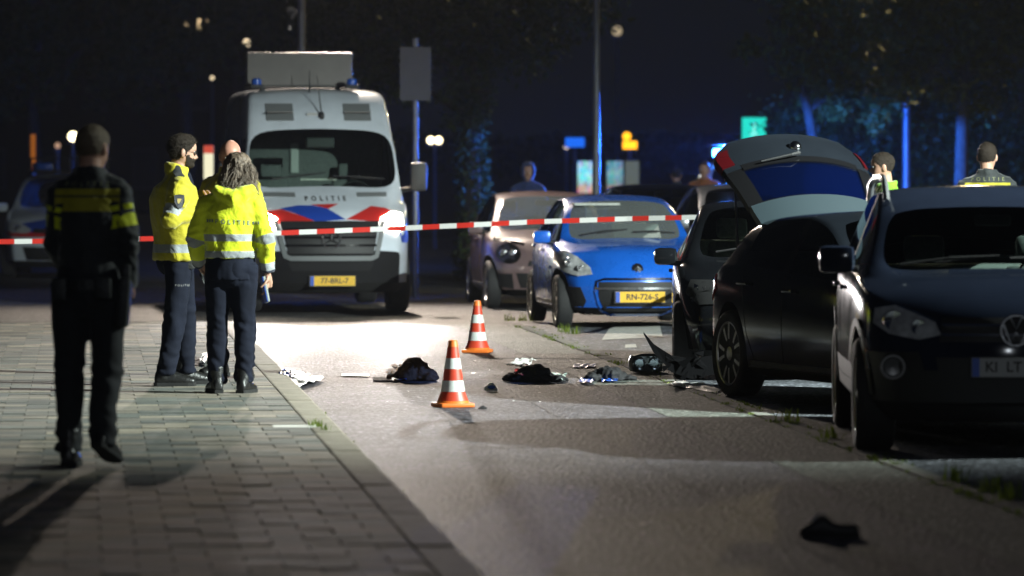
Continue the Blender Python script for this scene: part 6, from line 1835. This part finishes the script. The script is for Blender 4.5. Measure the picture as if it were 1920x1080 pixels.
# fine litter
lt = MB(); random.seed(77)
for k in range(90):
    px, py = random.gauss(860, 260), random.choice([random.uniform(690, 760), random.uniform(640, 1000)])
    if px < 620 + max(0, (py - 780)) or px > 1380: continue
    p = ground(px, py) + Vector((0, 0, .006)); r = random.uniform(.006, .022)
    a = [random.uniform(0, 6.28) for _ in range(4)]; a.sort()
    lt.add([p + Vector((cos(q) * r, sin(q) * r, random.uniform(0, .01))) for q in a], [(0, 1, 2, 3)])
o = lt.build('litter_scraps', M_WPP); tag(o, 'fine white scraps and crumbs strewn over the lane', 'litter', kind='stuff')
# ================================================================== trees, far signs, buildings
M_BARK = mat('bark', (.060, .048, .036), .9, var=.4, vscale=10, bump=.8, bscale=20)
def leaf_mat(name, c):
    m = mat(name, c, .55, spec=.3)
    nt = m.node_tree; b = nt.nodes['Principled BSDF']
    ge = nd(nt, 'ShaderNodeNewGeometry'); cr = nd(nt, 'ShaderNodeValToRGB')
    cr.color_ramp.elements[0].color = (c[0] * .55, c[1] * .6, c[2] * .5, 1); cr.color_ramp.elements[1].color = (c[0] * 1.5, c[1] * 1.35, c[2] * 1.2, 1)
    nt.links.new(ge.outputs['Random Per Island'], cr.inputs[0]); nt.links.new(cr.outputs[0], b.inputs['Base Color'])
    b.inputs['Subsurface Weight'].default_value = 0
    return m
M_LEAF = leaf_mat('leaf_green', (.040, .062, .018)); M_LEAF2 = leaf_mat('leaf_yellow_green', (.085, .090, .020)); M_IVY = leaf_mat('leaf_ivy', (.05, .08, .03))
def leafquad(mb, c, r):
    n = Vector((random.gauss(0, 1), random.gauss(0, 1), random.gauss(0, 1) + .6)).normalized()
    u = n.orthogonal().normalized(); w = n.cross(u); a = random.uniform(0, 6.28); u, w = u * cos(a) + w * sin(a), w * cos(a) - u * sin(a)
    mb.add([c - u * r, c - w * r * .5 + n * r * .12, c + u * r, c + w * r * .5 + n * r * .12], [(0, 1, 2, 3)])
def tree(name, base, trunk, clusters, nleaf, r, label, m, seed, tr=.16, ivy=None, cat='tree'):
    random.seed(seed)
    e = empty(name, base, 0, label, cat)
    mb = MB(); T = [Vector(p) for p in trunk]
    mb.tube(T, [lerp(tr, tr * .45, i / (len(T) - 1)) for i in range(len(T))], 12)
    for (c, rad) in clusters:
        c = Vector(c); s = min(T, key=lambda q: (q - c).length + (2 if q.z > c.z else 0))
        mid = s.lerp(c, .5) + Vector((random.gauss(0, .2), random.gauss(0, .2), .2))
        mb.tube([s, mid, c, c + Vector((random.gauss(0, .3), random.gauss(0, .3), rad * .6))], [tr * .42, tr * .28, tr * .16, .012], 7)
    mb.build('trunk', M_BARK, e, 60)
    lv = MB(); tw = sum(rad ** 2 for _, rad in clusters)
    for (c, rad) in clusters:
        c = Vector(c); k = int(nleaf * rad ** 2 / tw); subs = [c + Vector((random.gauss(0, 1), random.gauss(0, 1), random.gauss(0, .8))) * rad * .55 for _ in range(max(4, int(rad * 9)))]
        for _ in range(k):
            q = random.choice(subs); p = q + Vector((random.gauss(0, 1), random.gauss(0, 1), random.gauss(0, .8))) * rad * .22
            leafquad(lv, p, r * random.uniform(.6, 1.3))
    o = lv.build('crown', m, e)
    if ivy:
        iv = MB()
        for _ in range(ivy[0]):
            t = random.random(); i = t * (len(T) - 1) * ivy[1]; j = min(int(i), len(T) - 2); p = T[j].lerp(T[j + 1], i - j)
            a = random.uniform(0, 6.28); rr = tr * random.uniform(.9, 1.9) * (1 + .5 * noise.noise(Vector((p.z * 2, a, 0))))
            leafquad(iv, p + Vector((cos(a) * rr, sin(a) * rr, random.gauss(0, .05))), .06)
        iv.build('ivy', M_IVY, e)
    return e
# ivy-clad tree right of the van: crown overhead, vase-shaped
d = 72.0; bx = Xp(884, d)
q = lambda px, py, dd=0: (Xp(px, d) - bx, dd, Zp(py, d))
tree('ivy_tree', (bx, d, 0), [(0, 0, 0), (.02, 0, 1.2), (.0, 0, 2.4), (.05, 0, 3.4), (.1, .1, 4.6), (.1, .1, 6)],
     [(q(700, 60), 1.0), (q(820, 110, -.5), .8), (q(900, 60, .5), 1.0), (q(960, 60), .9), (q(1010, 0, .4), .8), (q(640, -10, .6), 1.0), (q(760, -40, -.6), 1.2), (q(880, -60), 1.4), (q(860, 170, -.3), .5), (q(1010, -80), 1.2), (q(720, 130, .4), .5), (q(780, -160), 1.6), (q(930, -180), 1.6)],
     18000, .075, 'tree with ivy-clad trunk and overhanging crown right of the police van', M_LEAF, 4, tr=.15, ivy=(2600, .75))
# yellow-green trees at the right
d = 74.5; bx = Xp(1536, d)
q = lambda px, py, dd=0: (Xp(px, d) - bx, dd, Zp(py, d))
tree('leaning_tree', (bx, d, 0), [(0, 0, 0), (-.02, 0, 1.6), q(1515, 210), q(1497, 140), q(1484, 90), q(1478, 20), q(1490, -120)],
     [(q(1450, 20), .5), (q(1530, 40, .4), .8), (q(1600, 90, -.3), .8), (q(1580, 0), 1.0), (q(1640, 150, .3), .6), (q(1500, -60), 1.1), (q(1620, -80), 1.2), (q(1560, 170, .5), .5)], 14000, .075, 'slender leaning tree with yellow-green crown behind the raised tailgate', M_LEAF2, 6, tr=.085)
d = 73.0; bx = Xp(1800, d)
q = lambda px, py, dd=0: (Xp(px, d) - bx, dd, Zp(py, d))
tree('roadside_tree', (bx, d, 0), [(0, 0, 0), (.02, 0, 1.6), (.05, 0, 3), (.1, 0, 4.5), (.1, 0, 6)],
     [(q(1740, 60), .8), (q(1820, 40, .4), .9), (q(1890, 20, -.4), .9), (q(1780, -30), 1.1), (q(1900, -60), 1.2), (q(1730, 140, .3), .6), (q(1860, 120), .6)], 14000, .075, 'leafy roadside tree at the upper right edge', M_LEAF2, 8, tr=.12)
for i, (px, py, dd, rad, n, lab) in enumerate([(1600, 215, 80, 1.1, 9000, 'blue-lit shrub left of the street lamp behind the SUV'), (1765, 225, 81, 1.1, 9000, 'blue-lit shrub right of the street lamp behind the SUV')]):
    bx = Xp(px, dd); zc = Zp(py, dd)
    tree('shrub', (bx, dd, 0), [(0, 0, 0), (0, 0, .6), (.05, 0, 1.2), (0, 0, zc)], [((-.5, 0, zc), rad * .7), ((.5, .2, zc - .1), rad * .7), ((0, -.2, zc - .5), rad), ((0, 0, zc + .2), rad * .6), ((-.5, 0, zc - .9), rad * .8), ((.5, 0, zc - 1.0), rad * .8)], n, .07, lab, M_LEAF, 20 + i, tr=.06, cat='shrub')
# dark trees filling the left and the far middle
d = 105.0
for i, (px, lab, n) in enumerate([(60, 'dark tree at the far left edge above the police car', 14000), (330, 'dark tree behind the officers left of the van', 14000), (560, 'dark tree behind the police van', 10000)]):
    bx = Xp(px, d); random.seed(60 + i)
    cl = [((random.uniform(-2.0, 2.0), random.uniform(-1, 1), random.uniform(3.6, 8.5)), random.uniform(.9, 1.5)) for _ in range(11)]
    tree('background_tree', (bx, d + i * 3, 0), [(0, 0, 0), (.1, 0, 1.5), (0, 0, 3.2), (.2, 0, 5), (.1, 0, 7.5)], cl, n, .11, lab, M_LEAF, 60 + i, tr=.17)

# ---- buildings far behind, almost black, a few windows lit
M_BRICK = mat('night_brick', (.020, .017, .016), .95, var=.2, vscale=.6)
M_PANE = mat('dark_pane', (.010, .010, .012), .6); M_WARM = glow('window_warm', (1, .72, .38), 3.2); M_WHITEW = glow('window_white', (1, .95, .82), 5.0)
M_FRAME = mat('window_frame', (.05, .05, .05), .6)
def building(x0, x1, y, h, floors, cols, label, lit, seed):
    e = empty('apartment_building', ((x0 + x1) / 2, y, 0), 0, label, 'building'); w = x1 - x0
    MB().box((0, 6, h / 2), (w, 12, h)).build('wall', M_BRICK, e)
    MB().box((0, 6, h + .15), (w + .5, 12.5, .3)).build('roof', M_FRAME, e)
    fh = h / floors; cw = w / cols
    fm = MB().box((0, 0, 0), (cw * .5, .10, fh * .52)).mesh('window'); fm.materials.append(M_FRAME)
    pm = MB().box((0, -.055, 0), (cw * .44, .02, fh * .46)).mesh('pane')
    for f in range(floors):
        for c in range(cols):
            o = bpy.data.objects.new('window', fm); COL.objects.link(o); o.parent = e; o.location = (-w / 2 + cw * (c + .5), -.03, fh * (f + .55))
            p_ = bpy.data.objects.new('pane', pm); COL.objects.link(p_); p_.parent = o
            if not pm.materials: pm.materials.append(M_PANE)
            p_.material_slots[0].link = 'OBJECT'; p_.material_slots[0].material = lit.get((f, c), M_PANE)
    return e
yB = 170.0
building(Xp(-60, yB), Xp(700, yB), yB, 14, 5, 8, 'dark apartment block with a few lit windows behind the trees at left', {(2, 4): M_WARM, (2, 6): M_WHITEW, (3, 6): M_WHITEW}, 1)
# far wood closing the street: one mass
random.seed(91); fw_ = MB()
for k in range(5200):
    px = random.uniform(560, 1960); top = 262 - 26 * noise.noise(Vector((px * .006, 2, 0))) - 14 * noise.noise(Vector((px * .02, 5, 0)))
    py = random.uniform(top, 318) ; dd = random.uniform(150, 158)
    leafquad(fw_, pt(px, py, dd), random.uniform(.18, .42))
o = fw_.build('far_wood', M_LEAF); tag(o, 'dark far-off wood along the horizon behind the parked cars', 'wood', kind='stuff')

# ---- lit signs and lanterns in the distance
def lit_sign(name, px, py, d, w, h, m, label, cat, frame=True, post=True):
    c = pt(px, py, d); wm, hm = w * d / F, h * d / F
    e = empty(name, (c.x, d, 0), 0, label, cat)
    if post: MB().tube([(0, .12, 0), (0, .12, c.z)], .04, 8).build('pole', M_POST, e)
    MB().box((0, .06, c.z), (wm * 1.08, .10, hm * 1.08), bev=.01).build('sign_box', M_BLACK, e)
    MB().box((0, .0, c.z), (wm, .012, hm), bev=.004).build('sign_face', m, e)
    return e, c, wm, hm
e, c, wm, hm = lit_sign('green_sign', 1414, 243, 96, 45, 45, glow('sign_teal', (.015, .62, .50), 1.25), 'square glowing turquoise sign above the raised tailgate', 'sign')
sg = MB(); sg.lathe([(.03, -.012), (.001, -.013)], 12, 'y', (0, 0, c.z + .10)); sg.box((0, -.012, c.z - .02), (.05, .006, .16)); sg.box((0, -.012, c.z - .10), (.16, .006, .04)); sg.build('pictogram', glow('sign_pale', (.25, .95, .85), 1.1), e)
lit_sign('blue_sign', 1078, 267, 96, 36, 18, glow('sign_blue', (.01, .14, .85), 1.1), 'small glowing blue sign left of the slim street lamp', 'sign')
e, c, wm, hm = lit_sign('amber_sign', 1181, 272, 94, 27, 15, glow('sign_amber', (1, .42, .01), 2.2), 'small bright amber sign right of the slim street lamp', 'sign')
MB().lathe([(.001, -.03), (.085, -.025), (.085, .0)], 16, 'y', (-.06, 0, c.z + .17)).build('amber_lamp', MATS['sign_amber'], e)
def poster_mat(name, seed, s=1.0):
    m = glow(name, (1, 1, 1), s); nt = m.node_tree; em = [n for n in nt.nodes if n.type == 'EMISSION'][0]
    tc = nd(nt, 'ShaderNodeTexCoord'); sp = nd(nt, 'ShaderNodeSeparateXYZ'); vo = nd(nt, 'ShaderNodeTexVoronoi'); vo.inputs['Scale'].default_value = 7 + seed
    nt.links.new(tc.outputs['Generated'], vo.inputs['Vector']); nt.links.new(tc.outputs['Generated'], sp.inputs[0])
    cr = nd(nt, 'ShaderNodeValToRGB'); cols = [(0, (.28, .03, .01)), (.28, (.35, .08, .03)), (.42, (.05, .18, .22)), (.7, (.06, .42, .50)), (1, (.02, .22, .40))]
    while len(cr.color_ramp.elements) < len(cols): cr.color_ramp.elements.new(.5)
    for el, (p, c) in zip(cr.color_ramp.elements, cols): el.position = p; el.color = (*c, 1)
    ad = nd(nt, 'ShaderNodeMath', operation='MULTIPLY_ADD'); nt.links.new(vo.outputs['Distance'], ad.inputs[0]); ad.inputs[1].default_value = .25; nt.links.new(sp.outputs[2], ad.inputs[2])
    nt.links.new(ad.outputs[0], cr.inputs[0]); mx = nd(nt, 'ShaderNodeMix', data_type='RGBA', blend_type='ADD')
    mx.inputs[0].default_value = .35; nt.links.new(cr.outputs[0], mx.inputs[6]); nt.links.new(vo.outputs['Color'], mx.inputs[7]); nt.links.new(mx.outputs[2], em.inputs[0])
    return m
lit_sign('poster_case', 1099, 332, 92, 32, 60, poster_mat('poster_a', 1, 1.4), 'bright turquoise poster case left of the slim street lamp', 'poster case')
lit_sign('poster_case', 1153, 332, 92, 30, 60, poster_mat('poster_b', 4, .7), 'dimmer blotchy poster case right of the slim street lamp', 'poster case')
lit_sign('poster_case', 1185, 330, 93, 26, 56, glow('poster_pale', (.10, .12, .11), 1.0), 'pale grey poster case at the right end of the row', 'poster case')
def lantern(px, py, d, m, r, label, n=1):
    c = pt(px, py, d); e = empty('lantern', (c.x, d, 0), 0, label, 'lantern')
    MB().tube([(0, 0, 0), (0, 0, c.z - r)], .035, 8).build('pole', M_POST, e)
    for k in range(n):
        x = (k - (n - 1) / 2) * r * 2.1
        MB().blob((x, 0, c.z), (r, r, r)).build('globe', m, e, 60)
    MB().box((0, 0, c.z - r - .02), (r * (2.2 * n), .05, .03)).build('bracket', M_POST, e)
    return e
M_LW = glow('lantern_white', (1, .86, .52), 6.0)
lantern(815, 263, 98, M_LW, .075, 'twin-globe lantern glowing between van and ivy tree', 2)
lantern(137, 256, 98, M_LW, .10, 'single globe lantern glowing beside the walking officer\'s head')
lantern(108, 273, 100, glow('lantern_dim', (1, .6, .4), .5), .06, 'dim small lantern left of the walking officer')
lantern(1062, 275, 97, glow('lantern_dimmer', (1, .8, .6), 1.2), .05, 'faint lantern left of the blue sign')
for k, (px, py, r, s, lab) in enumerate([(533, 28, .07, 9, 'upper bright lamp high behind the van at the left of the lamp post'), (550, 67, .09, 9, 'lower bright lamp high behind the van beside the lamp post'), (1157, 58, .12, .45, 'dim tan globe standing for a lit window beside the slim street lamp'), (463, 80, .08, 4, 'warm lamp high above the left end of the roof board'), (398, 146, .04, 2, 'tiny warm lamp left of the van roof')]):  # the dim tan globe stands in for a lit window
    lantern(px, py, 120, glow('high_lamp_%s' % 'abcde'[k], (1, .80, .50), s), r, lab)
e, c, wm, hm = lit_sign('lit_column', 391, 305, 78, 18, 62, glow('column_pale', (.95, .90, .62), 1.0), 'pale lit advertising column with a red head left of the van', 'advertising column', post=True)
MB().box((0, -.008, c.z + hm * .40), (wm * .98, .012, hm * .24)).build('red_head', glow('column_red', (.75, .10, .06), .8), e)
lit_sign('orange_strip_light', 62, 285, 90, 9, 66, glow('strip_orange', (.75, .22, .03), .35), 'narrow dim orange strip light above the left police car', 'strip light')
# ================================================================== thin night haze
hz = MB().box((0, 120, 15.5), (140, 300, 33)).build('haze', None)
hm = bpy.data.materials.new('haze'); hm.use_nodes = True
ht = hm.node_tree; ht.nodes.remove(ht.nodes['Principled BSDF'])
hv = nd(ht, 'ShaderNodeVolumePrincipled'); hv.inputs['Color'].default_value = (.9, .93, 1, 1); hv.inputs['Density'].default_value = 0.00024
hv.inputs['Anisotropy'].default_value = 0.3
ht.links.new(hv.outputs[0], ht.nodes['Material Output'].inputs['Volume'])
hz.data.materials.append(hm); tag(hz, 'thin night haze in the street air', 'haze', kind='stuff')
